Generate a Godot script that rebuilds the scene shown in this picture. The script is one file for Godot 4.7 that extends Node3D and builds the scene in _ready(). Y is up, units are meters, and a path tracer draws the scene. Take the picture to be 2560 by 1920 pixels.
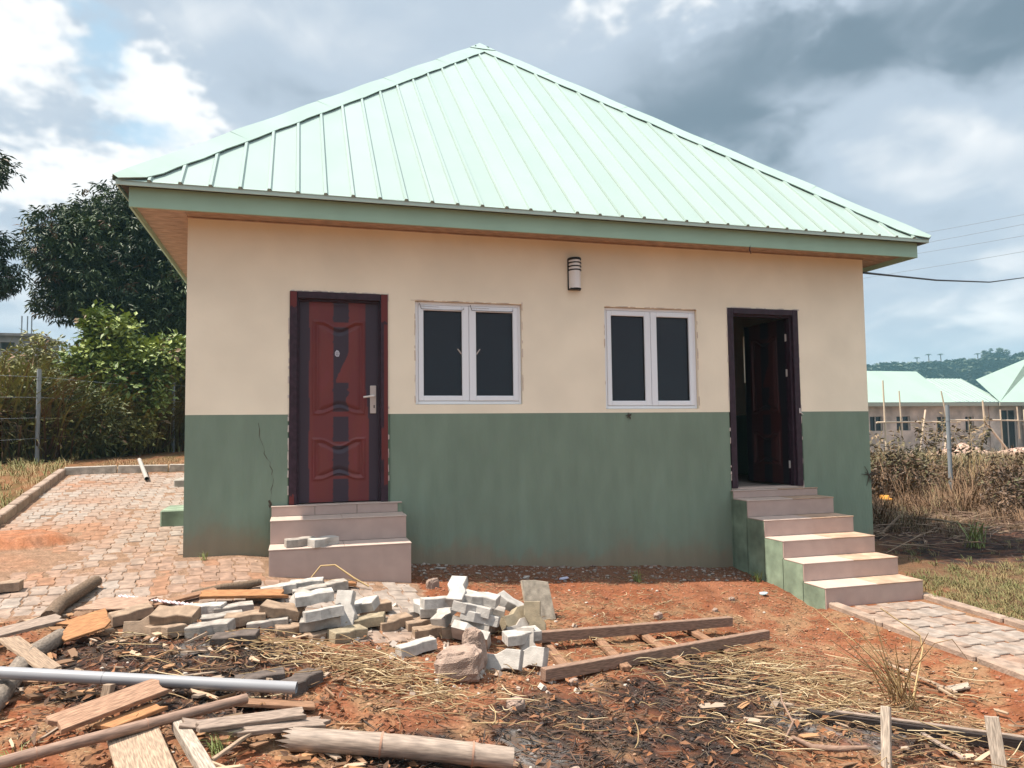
extends Node3D

var rng := RandomNumberGenerator.new()
var n_relief := FastNoiseLite.new()
var n_tone := FastNoiseLite.new()
var n_fine := FastNoiseLite.new()
var T := {}
var mats := {}
var taken := {}

# ------------------------------------------------------------------ helpers
func lin(r: float, g: float, b: float) -> Color:
	return Color(r, g, b).linear_to_srgb()

func noise_tex(f: float, lo: float, hi: float, size := 512, sd := 1, oct := 5, type := FastNoiseLite.TYPE_SIMPLEX_SMOOTH) -> NoiseTexture2D:
	var n := FastNoiseLite.new()
	n.noise_type = type
	n.seed = sd
	n.frequency = f
	n.fractal_octaves = oct
	var t := NoiseTexture2D.new()
	t.width = size
	t.height = size
	t.seamless = true
	t.noise = n
	var g := Gradient.new()
	g.set_color(0, Color(lo, lo, lo))
	g.set_color(1, Color(hi, hi, hi))
	g.set_offset(0, 0.12)
	g.set_offset(1, 0.88)
	t.color_ramp = g
	return t

func mat(r: float, g: float, b: float, rough := 0.85, tex := "", scale := Vector3.ONE, bump := "", bscale := 0.3, world := false) -> StandardMaterial3D:
	var m := StandardMaterial3D.new()
	m.albedo_color = lin(r, g, b)
	m.roughness = rough
	m.metallic_specular = 0.4
	if tex != "":
		m.albedo_texture = T[tex]
	if bump != "":
		m.heightmap_enabled = true
		m.heightmap_texture = T[bump]
		m.heightmap_scale = bscale
	if tex != "" or bump != "":
		m.uv1_triplanar = true
		m.uv1_world_triplanar = world
		m.uv1_scale = scale
		m.uv1_offset = Vector3(rng.randf(), rng.randf(), rng.randf())
	return m

func new_st() -> SurfaceTool:
	var st := SurfaceTool.new()
	st.begin(Mesh.PRIMITIVE_TRIANGLES)
	return st

func tri(st: SurfaceTool, a: Vector3, b: Vector3, c: Vector3, na: Vector3, nb: Vector3, nc: Vector3):
	if (b - a).cross(c - a).dot(na + nb + nc) > 0.0:
		st.set_normal(na); st.add_vertex(a)
		st.set_normal(nc); st.add_vertex(c)
		st.set_normal(nb); st.add_vertex(b)
	else:
		st.set_normal(na); st.add_vertex(a)
		st.set_normal(nb); st.add_vertex(b)
		st.set_normal(nc); st.add_vertex(c)

func poly(st: SurfaceTool, p: PackedVector3Array, out: Vector3):
	var n := Vector3.ZERO
	for i in p.size():
		n += p[i].cross(p[(i + 1) % p.size()])
	n = n.normalized()
	if n.dot(out) < 0.0:
		n = -n
	for i in range(1, p.size() - 1):
		tri(st, p[0], p[i], p[i + 1], n, n, n)

# box with chamfered edges, centred on xf
func slab(st: SurfaceTool, xf: Transform3D, size: Vector3, bev := 0.0):
	var h := size / 2.0
	bev = min(bev, min(h.x, min(h.y, h.z)) * 0.9)
	var B := xf.basis
	for ax in 3:
		var u := (ax + 1) % 3
		var v := (ax + 2) % 3
		for s in [-1.0, 1.0]:
			var pts := PackedVector3Array()
			for q in [[-1, -1], [1, -1], [1, 1], [-1, 1]]:
				var p := Vector3.ZERO
				p[ax] = s * h[ax]
				p[u] = q[0] * (h[u] - bev)
				p[v] = q[1] * (h[v] - bev)
				pts.append(xf * p)
			poly(st, pts, B[ax] * s)
		if bev > 0.0:
			for s in [-1.0, 1.0]:
				for t in [-1.0, 1.0]:
					var pts := PackedVector3Array()
					for q in [[-1, 0], [1, 0], [1, 1], [-1, 1]]:
						var p := Vector3.ZERO
						p[ax] = q[0] * (h[ax] - bev)
						p[u] = s * (h[u] - (bev if q[1] == 0 else 0.0))
						p[v] = t * (h[v] - (0.0 if q[1] == 0 else bev))
						pts.append(xf * p)
					poly(st, pts, B[u] * s + B[v] * t)
	if bev > 0.0:
		for sx in [-1.0, 1.0]:
			for sy in [-1.0, 1.0]:
				for sz in [-1.0, 1.0]:
					var p := Vector3(sx * h.x, sy * h.y, sz * h.z)
					poly(st, PackedVector3Array([xf * (p - Vector3(0, sy, sz) * bev), xf * (p - Vector3(sx, 0, sz) * bev), xf * (p - Vector3(sx, sy, 0) * bev)]), B * Vector3(sx, sy, sz))

func box(st: SurfaceTool, lo: Vector3, hi: Vector3, bev := 0.0):
	slab(st, Transform3D(Basis(), (lo + hi) / 2.0), hi - lo, bev)

func tube(st: SurfaceTool, pts: Array, radii: Array, seg := 8, caps := true):
	var rings := []
	var u := Vector3.ZERO
	for i in pts.size():
		var d: Vector3 = (pts[min(i + 1, pts.size() - 1)] - pts[max(i - 1, 0)]).normalized()
		if u == Vector3.ZERO:
			u = d.cross(Vector3.UP if absf(d.y) < 0.9 else Vector3.RIGHT).normalized()
		u = (u - d * u.dot(d)).normalized()
		var v := d.cross(u)
		var ring := []
		for k in seg:
			var a := TAU * k / seg
			ring.append([pts[i] + (u * cos(a) + v * sin(a)) * radii[i], u * cos(a) + v * sin(a)])
		rings.append(ring)
	for i in pts.size() - 1:
		for k in seg:
			var a = rings[i][k]
			var b = rings[i][(k + 1) % seg]
			var c = rings[i + 1][(k + 1) % seg]
			var e = rings[i + 1][k]
			tri(st, a[0], b[0], c[0], a[1], b[1], c[1])
			tri(st, a[0], c[0], e[0], a[1], c[1], e[1])
	if caps:
		for i in [0, pts.size() - 1]:
			var p := PackedVector3Array()
			for k in seg:
				p.append(rings[i][k][0])
			poly(st, p, (pts[0] - pts[1]) if i == 0 else (pts[i] - pts[i - 1]))

# outline in the local xz plane, raised from y0 to y1, top edge chamfered
func prism(st: SurfaceTool, xf: Transform3D, outline: PackedVector2Array, y0: float, y1: float, bev := 0.0):
	var n := outline.size()
	if Geometry2D.is_polygon_clockwise(outline):
		outline.reverse()
	var inner := PackedVector2Array()
	for i in n:
		var a := (outline[i] - outline[(i + n - 1) % n]).normalized()
		var b := (outline[(i + 1) % n] - outline[i]).normalized()
		var m := (Vector2(-a.y, a.x) + Vector2(-b.y, b.x)).normalized()
		inner.append(outline[i] + m * bev)
	var ids := Geometry2D.triangulate_polygon(outline)
	var up := xf.basis.y.normalized()
	for k in range(0, ids.size(), 3):
		var p := []
		var q := []
		for j in 3:
			p.append(xf * Vector3(inner[ids[k + j]].x, y1, inner[ids[k + j]].y))
			q.append(xf * Vector3(outline[ids[k + j]].x, y0, outline[ids[k + j]].y))
		tri(st, p[0], p[1], p[2], up, up, up)
		tri(st, q[0], q[1], q[2], -up, -up, -up)
	for i in n:
		var a := outline[i]
		var b := outline[(i + 1) % n]
		var out := xf.basis * Vector3((b - a).y, 0, -(b - a).x)
		poly(st, PackedVector3Array([xf * Vector3(a.x, y0, a.y), xf * Vector3(b.x, y0, b.y), xf * Vector3(b.x, y1 - bev, b.y), xf * Vector3(a.x, y1 - bev, a.y)]), out)
		if bev > 0.0:
			var c := inner[i]
			var d := inner[(i + 1) % n]
			poly(st, PackedVector3Array([xf * Vector3(a.x, y1 - bev, a.y), xf * Vector3(b.x, y1 - bev, b.y), xf * Vector3(d.x, y1, d.y), xf * Vector3(c.x, y1, c.y)]), out + up * out.length())

func node(called: String, mesh: Mesh, m: Material, parent: Node = self) -> MeshInstance3D:
	var o := MeshInstance3D.new()
	o.mesh = mesh
	o.material_override = m
	put(o, called, parent)
	return o

func obj(called: String, st: SurfaceTool, m: Material, parent: Node = self) -> MeshInstance3D:
	var mesh := st.commit()
	mesh.surface_set_material(0, m)
	var o := MeshInstance3D.new()
	o.mesh = mesh
	put(o, called, parent)
	return o

func put(o: Node3D, called: String, parent: Node = self):
	var key := str(parent.get_instance_id()) + called
	var k: int = taken.get(key, 0)
	taken[key] = k + 1
	o.name = called if k == 0 else "%s_%03d" % [called, k]
	parent.add_child(o, true)

func thing(called: String, label: String, cat: String, group := "", at := Vector3.ZERO) -> Node3D:
	var o := Node3D.new()
	put(o, called)
	o.position = at
	tag(o, label, cat, group)
	return o

func tag(o: Node, label: String, cat: String, group := ""):
	o.set_meta("label", label)
	o.set_meta("category", cat)
	if group != "":
		o.set_meta("group", group)

func scatter(called: String, mesh: Mesh, m: Material, xfs: Array, cols: Array, parent: Node = self) -> MultiMeshInstance3D:
	var mm := MultiMesh.new()
	mm.transform_format = MultiMesh.TRANSFORM_3D
	mm.use_colors = cols.size() > 0
	mm.mesh = mesh
	mm.instance_count = xfs.size()
	for i in xfs.size():
		mm.set_instance_transform(i, xfs[i])
		if cols.size() > 0:
			mm.set_instance_color(i, cols[i])
	var o := MultiMeshInstance3D.new()
	o.multimesh = mm
	o.material_override = m
	put(o, called, parent)
	return o

func rot(yaw: float, pitch := 0.0, roll := 0.0) -> Basis:
	return Basis.from_euler(Vector3(deg_to_rad(pitch), deg_to_rad(yaw), deg_to_rad(roll)))

# ------------------------------------------------------------------ the lie of the land
const GX = [-60.0, -1.0, 0.5, 2.2, 3.7, 5.8, 7.0, 7.8, 12.0, 60.0]
const GY = [-0.40, -0.44, -0.445, -0.636, -0.763, -0.88, -0.84, -0.80, -0.85, -1.4]

func land(x: float, z: float) -> float:
	var y: float = GY[0] if x < GX[0] else GY[-1]
	for i in GX.size() - 1:
		if x >= GX[i] and x <= GX[i + 1]:
			y = lerpf(GY[i], GY[i + 1], (x - GX[i]) / (GX[i + 1] - GX[i]))
	if z > 0.0:
		y += -0.09 * minf(z, 2.0) - 0.05 * maxf(0.0, minf(z, 12.0) - 2.0)
		y -= 0.11 * smoothstep(3.5, 5.5, x) * (1.0 - smoothstep(5.75, 6.2, x)) * smoothstep(0.8, 2.2, z)
	else:
		var l := 1.0 - smoothstep(-1.0, 6.0, x)
		y += l * (0.067 * minf(-z, 7.6) + 0.03 * maxf(0.0, minf(-z, 30.0) - 7.6)) - (1.0 - l) * 0.01 * minf(-z, 40.0)
	return y

func kerb_x(z: float) -> float:
	return -1.95 + z * 0.131

func paved(x: float, z: float) -> float:      # 1 on the paved yard, 0 off it
	var e := 0.16 * n_tone.get_noise_2d(x * 260.0, z * 260.0)
	var zf := 1.55
	if x > 0.3:
		zf = 1.55 + 0.65 * smoothstep(0.4, 1.5, x)
	var a := 1.0 if z < zf + e and x < 2.12 + e * 0.6 and x > kerb_x(z) and z > -7.0 else 0.0
	if x > 2.03 and z < 0.72:
		a = 0.0
	return a

func on_path(x: float, z: float) -> bool:
	return x > 5.83 and x < 7.06 and z > 1.5

func mound(x: float, z: float) -> float:
	var d := Vector2((x + 1.85) / 0.75, (z + 1.0) / 0.42).length()
	var e := Vector2((x + 1.6) / 1.0, (z + 0.1) / 0.7).length()
	return 0.10 * (1.0 - smoothstep(0.60, 1.05, d + 0.25 * n_tone.get_noise_2d(x * 150.0, z * 150.0))) + 0.013 * (1.0 - smoothstep(0.3, 1.1, e + 0.35 * n_tone.get_noise_2d(x * 90.0, z * 90.0)))

func relief(x: float, z: float) -> float:
	if on_path(x, z):
		return path_y(z) - 0.008 - land(x, z)
	var r := 0.03 * n_relief.get_noise_2d(x * 100.0, z * 100.0) + 0.012 * n_relief.get_noise_2d(x * 420.0, z * 420.0) + 0.008 * n_fine.get_noise_2d(x * 700.0, z * 700.0)
	var far := smoothstep(8.0, 14.0, absf(x - 3.0))
	if x > 5.0 and x <= 5.9 and z > 1.2:
		r += (path_y(z) - 0.015 - land(x, z)) * pow(smoothstep(5.05 + 0.2 * n_relief.get_noise_2d(z * 90.0, 3.0), 5.9, x), 1.4) * smoothstep(1.2, 1.7, z)
	if paved(x, z) > 0.5:
		r = -0.005 + 0.005 * n_relief.get_noise_2d(x * 200.0, z * 200.0) + mound(x, z)
	return r * (1.0 - far * 0.5)

func gy(x: float, z: float) -> float:
	return land(x, z) + relief(x, z)

func G(x: float, z: float, up := 0.0) -> Vector3:
	return Vector3(x, gy(x, z) + up, z)

const SOOT = [[0.33, 2.56, 0.46], [-0.1, 2.42, 0.42], [0.7, 2.6, 0.42], [0.2, 2.95, 0.45], [0.55, 3.0, 0.4], [3.4, 3.6, 0.4], [2.35, 4.1, 0.3], [3.6, 3.0, 0.36], [3.1, 3.3, 0.32], [3.15, 3.95, 0.42], [2.5, 3.5, 0.34], [2.2, 3.78, 0.28], [2.67, 3.74, 0.28], [3.86, 3.1, 0.38], [3.74, 3.6, 0.36], [4.5, 3.95, 0.4], [9.3, -0.4, 1.1], [10.6, -1.2, 1.3], [8.6, 0.3, 0.8], [9.6, 0.5, 0.9], [10.7, 0.3, 0.9], [1.55, 3.95, 0.3], [2.9, 4.2, 0.3], [0.6, 3.3, 0.35], [3.9, 2.75, 0.3]]
const ASH = [[4.05, 3.75, 0.34], [4.4, 3.65, 0.26], [2.15, 3.95, 0.22], [0.42, 2.5, 0.16]]

func soot(x: float, z: float, list: Array) -> float:
	var s := 0.0
	for b in list:
		var d: float = Vector2(x - b[0], z - b[1]).length() / b[2]
		if d < 1.5:
			s = maxf(s, 1.0 - smoothstep(0.45, 1.3, d + 0.55 * n_tone.get_noise_2d(x * 300.0, z * 300.0)))
	return s

func ground_color(x: float, z: float) -> Color:
	var a := n_tone.get_noise_2d(x * 60.0, z * 60.0)
	var b := n_tone.get_noise_2d(x * 260.0 + 91.0, z * 260.0)
	var c := n_fine.get_noise_2d(x * 500.0, z * 500.0)
	var col := Color(0.245, 0.080, 0.036).lerp(Color(0.29, 0.122, 0.067), clampf(0.5 + 0.9 * a, 0, 1))
	col = col.lerp(Color(0.17, 0.068, 0.036), clampf(b * 1.6 - 0.1, 0, 0.75))
	col = col.lerp(Color(0.30, 0.20, 0.115), clampf(0.2 - 1.5 * b + 0.5 * c, 0, 0.6) * smoothstep(0.9, 1.6, z))
	if z > -1.0 and z < 0.75 and x > 2.0 and x < 6.0:      # rubble-strewn earth along the wall, the eave shade darkened into its colour
		col = col.lerp(Color(0.16, 0.095, 0.065), 0.6 * (1.0 - smoothstep(0.3, 0.65, z + 0.2 * b)))
	var s := soot(x, z, SOOT)
	col = col.lerp(Color(0.03, 0.025, 0.024), clampf(s * (1.0 + 1.2 * c), 0, 0.95))
	col = col.lerp(Color(0.20, 0.185, 0.175), clampf(soot(x, z, ASH) * (0.6 + c), 0, 0.8))
	if paved(x, z) > 0.5:
		var m := smoothstep(0.004, 0.03, mound(x, z))
		col = Color(0.29, 0.18, 0.12).lerp(Color(0.40, 0.16, 0.08).lerp(Color(0.33, 0.17, 0.105), clampf(0.5 + 1.2 * b, 0, 1)), m)
		col = col * (1.0 + 0.25 * c)
	elif x < kerb_x(z) or z < -7.2:
		col = col.lerp(Color(0.24, 0.12, 0.06), 0.6).lerp(Color(0.10, 0.085, 0.035), clampf(0.4 + b, 0, 0.7))
	if x > 7.1:
		col = col.lerp(Color(0.13, 0.085, 0.05), 0.8 * smoothstep(7.05, 7.5, x) * (1.0 - s))
	var d := Vector2(x - 1.0, z - 7.6).length()
	if d > 22.0:
		col = col.lerp(Color(0.11, 0.085, 0.04), smoothstep(22.0, 34.0, d))
	col = col * (1.0 + 0.22 * c)
	col.a = 1.0
	return col

# ------------------------------------------------------------------ sky
func ang(az: float, el: float) -> Vector3:
	var a := deg_to_rad(az)
	var e := deg_to_rad(el)
	return Vector3(sin(a) * cos(e), sin(e), -cos(a) * cos(e))

func make_sky() -> ImageTexture:
	var W := 3072
	var H := 1536
	var f := FastNoiseLite.new()
	f.noise_type = FastNoiseLite.TYPE_SIMPLEX_SMOOTH
	f.seed = 11
	f.frequency = 1.0
	f.fractal_octaves = 6
	f.fractal_gain = 0.5
	var g := FastNoiseLite.new()
	g.noise_type = FastNoiseLite.TYPE_SIMPLEX_SMOOTH
	g.seed = 5
	g.frequency = 0.9
	g.fractal_octaves = 3
	# cloud masses: azimuth, elevation, half-widths, tilt, change of tone (darker < 0 < whiter), clear air
	var masses := [[38.0, 24.6, 14.0, 3.9, 6.0, -0.50, 0.0], [54.0, 25.5, 10.0, 4.5, 10.0, -0.36, 0.0], [27.0, 22.0, 7.0, 2.2, -8.0, -0.16, 0.0], [33.0, 32.0, 7.0, 3.2, 0.0, 0.42, 0.0], [-9.3, 21.9, 3.4, 2.4, -35.0, 0.62, 0.0], [-14.0, 17.0, 5.5, 1.8, 0.0, 0.55, 0.0], [-18.5, 24.2, 3.0, 2.4, 0.0, 0.50, 0.0], [-13.2, 24.6, 1.6, 2.2, 10.0, 0.0, 0.75], [-10.6, 20.0, 2.4, 1.0, 0.0, 0.0, 0.8], [-3.0, 23.4, 6.0, 2.6, -15.0, -0.20, 0.0], [0.0, 28.0, 8.0, 2.4, 0.0, 0.10, 0.0], [46.5, 19.6, 4.5, 1.0, -28.0, 0.16, 0.0], [49.5, 17.5, 2.5, 1.2, -35.0, 0.12, 0.0], [42.0, 15.8, 7.0, 1.2, 12.0, 0.08, 0.0], [50.0, 6.7, 3.0, 1.1, 0.0, 0.24, 0.0], [48.0, 13.0, 6.0, 2.5, 8.0, 0.08, 0.0], [46.0, 10.5, 7.0, 3.0, 0.0, -0.04, 0.0], [-17.0, 10.0, 6.0, 5.0, 0.0, 0.02, 0.0],
		[90.0, 20.0, 20.0, 8.0, 0.0, -0.2, 0.0], [135.0, 28.0, 22.0, 9.0, 0.0, 0.25, 0.0], [180.0, 24.0, 24.0, 9.0, 0.0, -0.2, 0.0], [225.0, 27.0, 22.0, 9.0, 0.0, 0.25, 0.0], [275.0, 22.0, 20.0, 9.0, 0.0, -0.1, 0.0], [110.0, 55.0, 30.0, 12.0, 0.0, 0.2, 0.0], [230.0, 60.0, 40.0, 12.0, 0.0, 0.2, 0.0]]
	var data := PackedFloat32Array()
	data.resize(W * H * 3)
	var below := Color(0.30, 0.28, 0.26)
	for py in H:
		var el := 90.0 - (py + 0.5) / H * 180.0
		for px in W:
			var k := (py * W + px) * 3
			if el < -1.0:
				data[k] = below.r / 2.0; data[k + 1] = below.g / 2.0; data[k + 2] = below.b / 2.0
				continue
			var az := (px + 0.5) / W * 360.0
			var d := ang(az, el)
			var q := d / (0.28 + maxf(d.y, 0.0)) * 1.15
			var w1 := g.get_noise_3dv(q * 1.3)
			var n := f.get_noise_3d(q.x + 0.5 * w1, q.z - 0.4 * w1, q.y * 0.6)
			var n2 := f.get_noise_3d(q.x * 2.6 + 9.0, q.z * 2.6 + w1, 3.0)
			var n3 := f.get_noise_3d(q.x * 7.0, q.z * 7.0 + n2, 8.0)
			var t := 0.54 + 0.30 * n + 0.14 * n2 + 0.08 * n3
			var gap := 0.0
			for m in masses:
				var da := wrapf(az - m[0], -180.0, 180.0) * cos(deg_to_rad(el))
				var de: float = el - m[1]
				if absf(da) > m[2] * 3.0 or absf(de) > m[3] * 3.0 + absf(da) * 0.6:
					continue
				var c := cos(deg_to_rad(m[4]))
				var s := sin(deg_to_rad(m[4]))
				var u: float = (da * c + de * s) / m[2]
				var v: float = (-da * s + de * c) / m[3]
				u += 0.75 * n2 + 0.5 * n + 0.3 * n3
				v += 0.7 * n2 - 0.45 * n - 0.3 * n3
				var e := 0.0
				if m[5] <= 0.3 and m[6] == 0.0:
					e = exp(-(u * u + v * v))
				else:
					var n4 := f.get_noise_3d(q.x * 16.0, q.z * 16.0 + 40.0, q.y * 16.0)
					var n5 := f.get_noise_3d(q.x * 16.0 + 70.0, q.z * 16.0, q.y * 16.0 + 9.0)
					e = 1.0 - smoothstep(0.15, 1.75, Vector2(u + 0.85 * n4, v + 0.85 * n5).length())
				t += m[5] * e
				gap = maxf(gap, m[6] * e)
			t = clampf(t, 0.0, 1.0)
			var col := Color(0.20, 0.27, 0.34)
			if t < 0.5:
				col = col.lerp(Color(0.51, 0.595, 0.70), smoothstep(0.0, 0.5, t))
			else:
				col = Color(0.51, 0.595, 0.70).lerp(Color(0.98, 0.99, 1.0), smoothstep(0.5, 0.95, t))
			col = col.lerp(Color(0.46, 0.67, 0.86), gap)
			col = col.lerp(Color(0.45, 0.56, 0.66), (1.0 - smoothstep(1.0, 9.0, el)) * 0.75)
			var e2 := (1.0 + 1.45 * smoothstep(32.0, 56.0, el)) / 2.0  # sky above the view brightened to add fill on the facade
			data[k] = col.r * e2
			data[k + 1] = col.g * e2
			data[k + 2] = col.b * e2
	var im := Image.create_from_data(W, H, false, Image.FORMAT_RGBF, data.to_byte_array())
	return ImageTexture.create_from_image(im)

# ------------------------------------------------------------------ building kit
# a wall from (x0,y0) to (x1,y1) in the frame xf (x along, y up, outer face at z 0, inner at -thick) with openings left out
func wall_panel(st: SurfaceTool, xf: Transform3D, x0: float, x1: float, y0: float, y1: float, thick: float, holes: Array):
	var xs := [x0, x1]
	var ys := [y0, y1]
	for h in holes:
		for v in [h[0], h[1]]:
			if v > x0 and v < x1 and not xs.has(v):
				xs.append(v)
		for v in [h[2], h[3]]:
			if v > y0 and v < y1 and not ys.has(v):
				ys.append(v)
	xs.sort()
	ys.sort()
	var solid := func(i, j):
		if i < 0 or j < 0 or i >= xs.size() - 1 or j >= ys.size() - 1:
			return false
		var cx: float = (xs[i] + xs[i + 1]) / 2.0
		var cy: float = (ys[j] + ys[j + 1]) / 2.0
		for h in holes:
			if cx > h[0] and cx < h[1] and cy > h[2] and cy < h[3]:
				return false
		return true
	var B := xf.basis
	for i in xs.size() - 1:
		for j in ys.size() - 1:
			if not solid.call(i, j):
				continue
			var a: float = xs[i]
			var b: float = xs[i + 1]
			var c: float = ys[j]
			var d: float = ys[j + 1]
			for z in [0.0, -thick]:
				poly(st, PackedVector3Array([xf * Vector3(a, c, z), xf * Vector3(b, c, z), xf * Vector3(b, d, z), xf * Vector3(a, d, z)]), B.z if z == 0.0 else -B.z)
			if not solid.call(i - 1, j):
				poly(st, PackedVector3Array([xf * Vector3(a, c, 0), xf * Vector3(a, d, 0), xf * Vector3(a, d, -thick), xf * Vector3(a, c, -thick)]), -B.x)
			if not solid.call(i + 1, j):
				poly(st, PackedVector3Array([xf * Vector3(b, c, 0), xf * Vector3(b, d, 0), xf * Vector3(b, d, -thick), xf * Vector3(b, c, -thick)]), B.x)
			if not solid.call(i, j - 1):
				poly(st, PackedVector3Array([xf * Vector3(a, c, 0), xf * Vector3(b, c, 0), xf * Vector3(b, c, -thick), xf * Vector3(a, c, -thick)]), -B.y)
			if not solid.call(i, j + 1):
				poly(st, PackedVector3Array([xf * Vector3(a, d, 0), xf * Vector3(b, d, 0), xf * Vector3(b, d, -thick), xf * Vector3(a, d, -thick)]), B.y)

const HX := 7.78       # house: length of the front, depth, heights over the floor
const HZ := 8.06
const YM := 0.88
const YS := 2.78
const EO := 0.52       # eave overhang
const YE := 2.93
const APEX := 7.04

func wall_paint(x: float, y: float) -> Color:
	var g := Color(0.192, 0.25, 0.188)
	var streak := n_fine.get_noise_2d(x * 260.0, y * 14.0)
	var blot := n_tone.get_noise_2d(x * 70.0, y * 70.0)
	g = g * (1.0 + 0.04 * streak * smoothstep(0.75, -0.2, y) + 0.08 * blot)
	g = g.lerp(Color(0.235, 0.31, 0.25), clampf(streak * 0.6 - 0.12, 0.0, 0.25) * smoothstep(0.6, -0.3, y))
	var up := y - land(x, 0.0)
	var edge := 0.16 + 0.16 * n_tone.get_noise_2d(x * 120.0, 7.0) + 0.07 * n_fine.get_noise_2d(x * 500.0, y * 500.0)
	g = g.lerp(Color(0.27, 0.165, 0.105), 0.62 * (1.0 - smoothstep(edge * 0.35, edge * 1.7, up)))
	g = g.lerp(Color(0.22, 0.19, 0.14), 0.25 * (1.0 - smoothstep(0.1, 0.7, up + 0.3 * blot)))
	g.a = 1.0
	return g

func build_house():
	var house := thing("house", "small cream and green house with a pale green ribbed hip roof", "house")
	var holes := [[0.94, 1.90, -2.0, 2.1], [5.84, 6.80, -0.02, 2.1], [2.18, 3.33, 0.975, 2.05], [4.29, 5.44, 0.92, 2.06]]
	var front := Transform3D()
	var left := Transform3D(Basis(Vector3(0, 0, 1), Vector3.UP, Vector3(-1, 0, 0)), Vector3(0, 0, -HZ))
	var right := Transform3D(Basis(Vector3(0, 0, -1), Vector3.UP, Vector3(1, 0, 0)), Vector3(HX, 0, 0))
	var back := Transform3D(Basis(Vector3(-1, 0, 0), Vector3.UP, Vector3(0, 0, -1)), Vector3(HX, 0, -HZ))
	var th := 0.2
	var rh := [[1.15, 2.32, 1.38, 2.08]]
	var hs := [[0.94, 1.90, -0.02, 2.1], holes[1], holes[2], holes[3]]
	var st := new_st()
	wall_panel(st, front, 0.0, HX, YM, YS + 0.12, th, hs)
	obj("upper_wall", st, mats.cream, house)
	st = new_st()
	wall_panel(st, Transform3D(Basis(), Vector3(0, 0, -0.012)), 0.0, HX, -1.3, YM, th - 0.012, hs)
	obj("lower_wall", st, mats.green, house)
	st = new_st()
	var gs := 0.03
	var ni := int(HX / gs)
	for i in ni:
		for j in 66:
			var xa := HX * i / ni
			var xb := HX * (i + 1) / ni
			var ya := YM - 2.0 * (j + 1) / 66.0
			var yb := YM - 2.0 * j / 66.0
			var cx := (xa + xb) / 2.0
			if yb > -0.021 and ((cx > 0.925 and cx < 1.915) or (cx > 5.825 and cx < 6.815)):
				continue
			for q in [[xa, ya], [xb, yb], [xb, ya], [xa, ya], [xa, yb], [xb, yb]]:
				st.set_color(wall_paint(q[0], q[1]))
				st.set_normal(Vector3.BACK)
				st.add_vertex(Vector3(q[0], q[1], 0.0))
	st.index()
	for q in [[0.0, -1.12, 0.0, YM, -1.0], [HX, -1.12, HX, YM, 1.0]]:
		for v in [[q[1], -0.012], [q[3], 0.0], [q[1], 0.0], [q[1], -0.012], [q[3], -0.012], [q[3], 0.0]]:
			st.set_color(Color(0.185, 0.265, 0.185)); st.set_normal(Vector3(q[4], 0, 0)); st.add_vertex(Vector3(q[0], v[0], v[1]))
	obj("render_coat", st, mats.green_coat, house)
	for w in [[left, HZ - th, []], [right, HZ - th, rh], [back, HX, []]]:
		var x0: float = 0.0
		var x1: float = w[1]
		if w[0] == right:
			x0 = th; x1 = HZ
		elif w[0] == left:
			x0 = 0.0
		if w[0] == back:
			x0 = th; x1 = HX - th
		st = new_st()
		wall_panel(st, w[0], x0, x1, YM, YS + 0.12, th, w[2])
		obj("upper_wall", st, mats.cream, house)
		st = new_st()
		wall_panel(st, w[0], x0, x1, -1.3, YM, th, [])
		obj("lower_wall", st, mats.green, house)
	# inside
	st = new_st()
	box(st, Vector3(0.2, -0.15, -HZ + 0.2), Vector3(HX - 0.2, -0.02, -0.2))
	obj("floor", st, mats.cement, house)
	st = new_st()
	box(st, Vector3(3.75, -0.02, -HZ + 0.2), Vector3(3.9, 2.7, -0.2))
	box(st, Vector3(0.2, -0.02, -4.1), Vector3(3.75, 2.7, -3.95))
	box(st, Vector3(3.9, -0.02, -3.6), Vector3(HX - 0.2, 2.7, -3.45))
	obj("partition_wall", st, mats.inner, house)
	st = new_st()
	box(st, Vector3(0.2, 2.70, -HZ + 0.2), Vector3(HX - 0.2, 2.74, -0.2))
	obj("ceiling", st, mats.inner, house)
	# soffit boards round the house, fascia boards, edge flashing
	var a := EO - 0.09
	st = new_st()
	var nb := 58
	for i in nb:      # boards run across the overhang of the two side eaves
		var z0 := 0.40 - (HZ + 0.8) * i / nb
		var z1 := z0 - (HZ + 0.8) / nb + 0.008
		box(st, Vector3(-a + 0.015, YS, z1), Vector3(-0.003, YS + 0.02, z0))
		box(st, Vector3(HX + 0.003, YS, z1), Vector3(HX + a - 0.015, YS + 0.02, z0))
	for i in 4:
		box(st, Vector3(0.0, YS, 0.003 + 0.1 * i), Vector3(HX, YS + 0.02, 0.003 + 0.1 * i + 0.092))
		box(st, Vector3(0.0, YS, -HZ - 0.003 - 0.1 * i - 0.092), Vector3(HX, YS + 0.02, -HZ - 0.003 - 0.1 * i))
	obj("soffit", st, mats.soffit, house)
	st = new_st()
	box(st, Vector3(-0.010, YS - 0.014, -HZ - 0.010), Vector3(HX + 0.010, YS - 0.001, 0.011), 0.004)
	obj("cornice", st, mats.soffit, house)
	for s in [[Vector3(-a, 2.72, a - 0.02), Vector3(HX + a, 2.925, a)], [Vector3(-a, 2.72, -HZ - a), Vector3(HX + a, 2.925, -HZ - a + 0.02)], [Vector3(-a, 2.72, -HZ - a + 0.02), Vector3(-a + 0.02, 2.925, a - 0.02)], [Vector3(HX + a - 0.02, 2.72, -HZ - a + 0.02), Vector3(HX + a, 2.925, a - 0.02)]]:
		st = new_st()
		box(st, s[0], s[1], 0.003)
		obj("fascia_board", st, mats.fascia, house)
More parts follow.
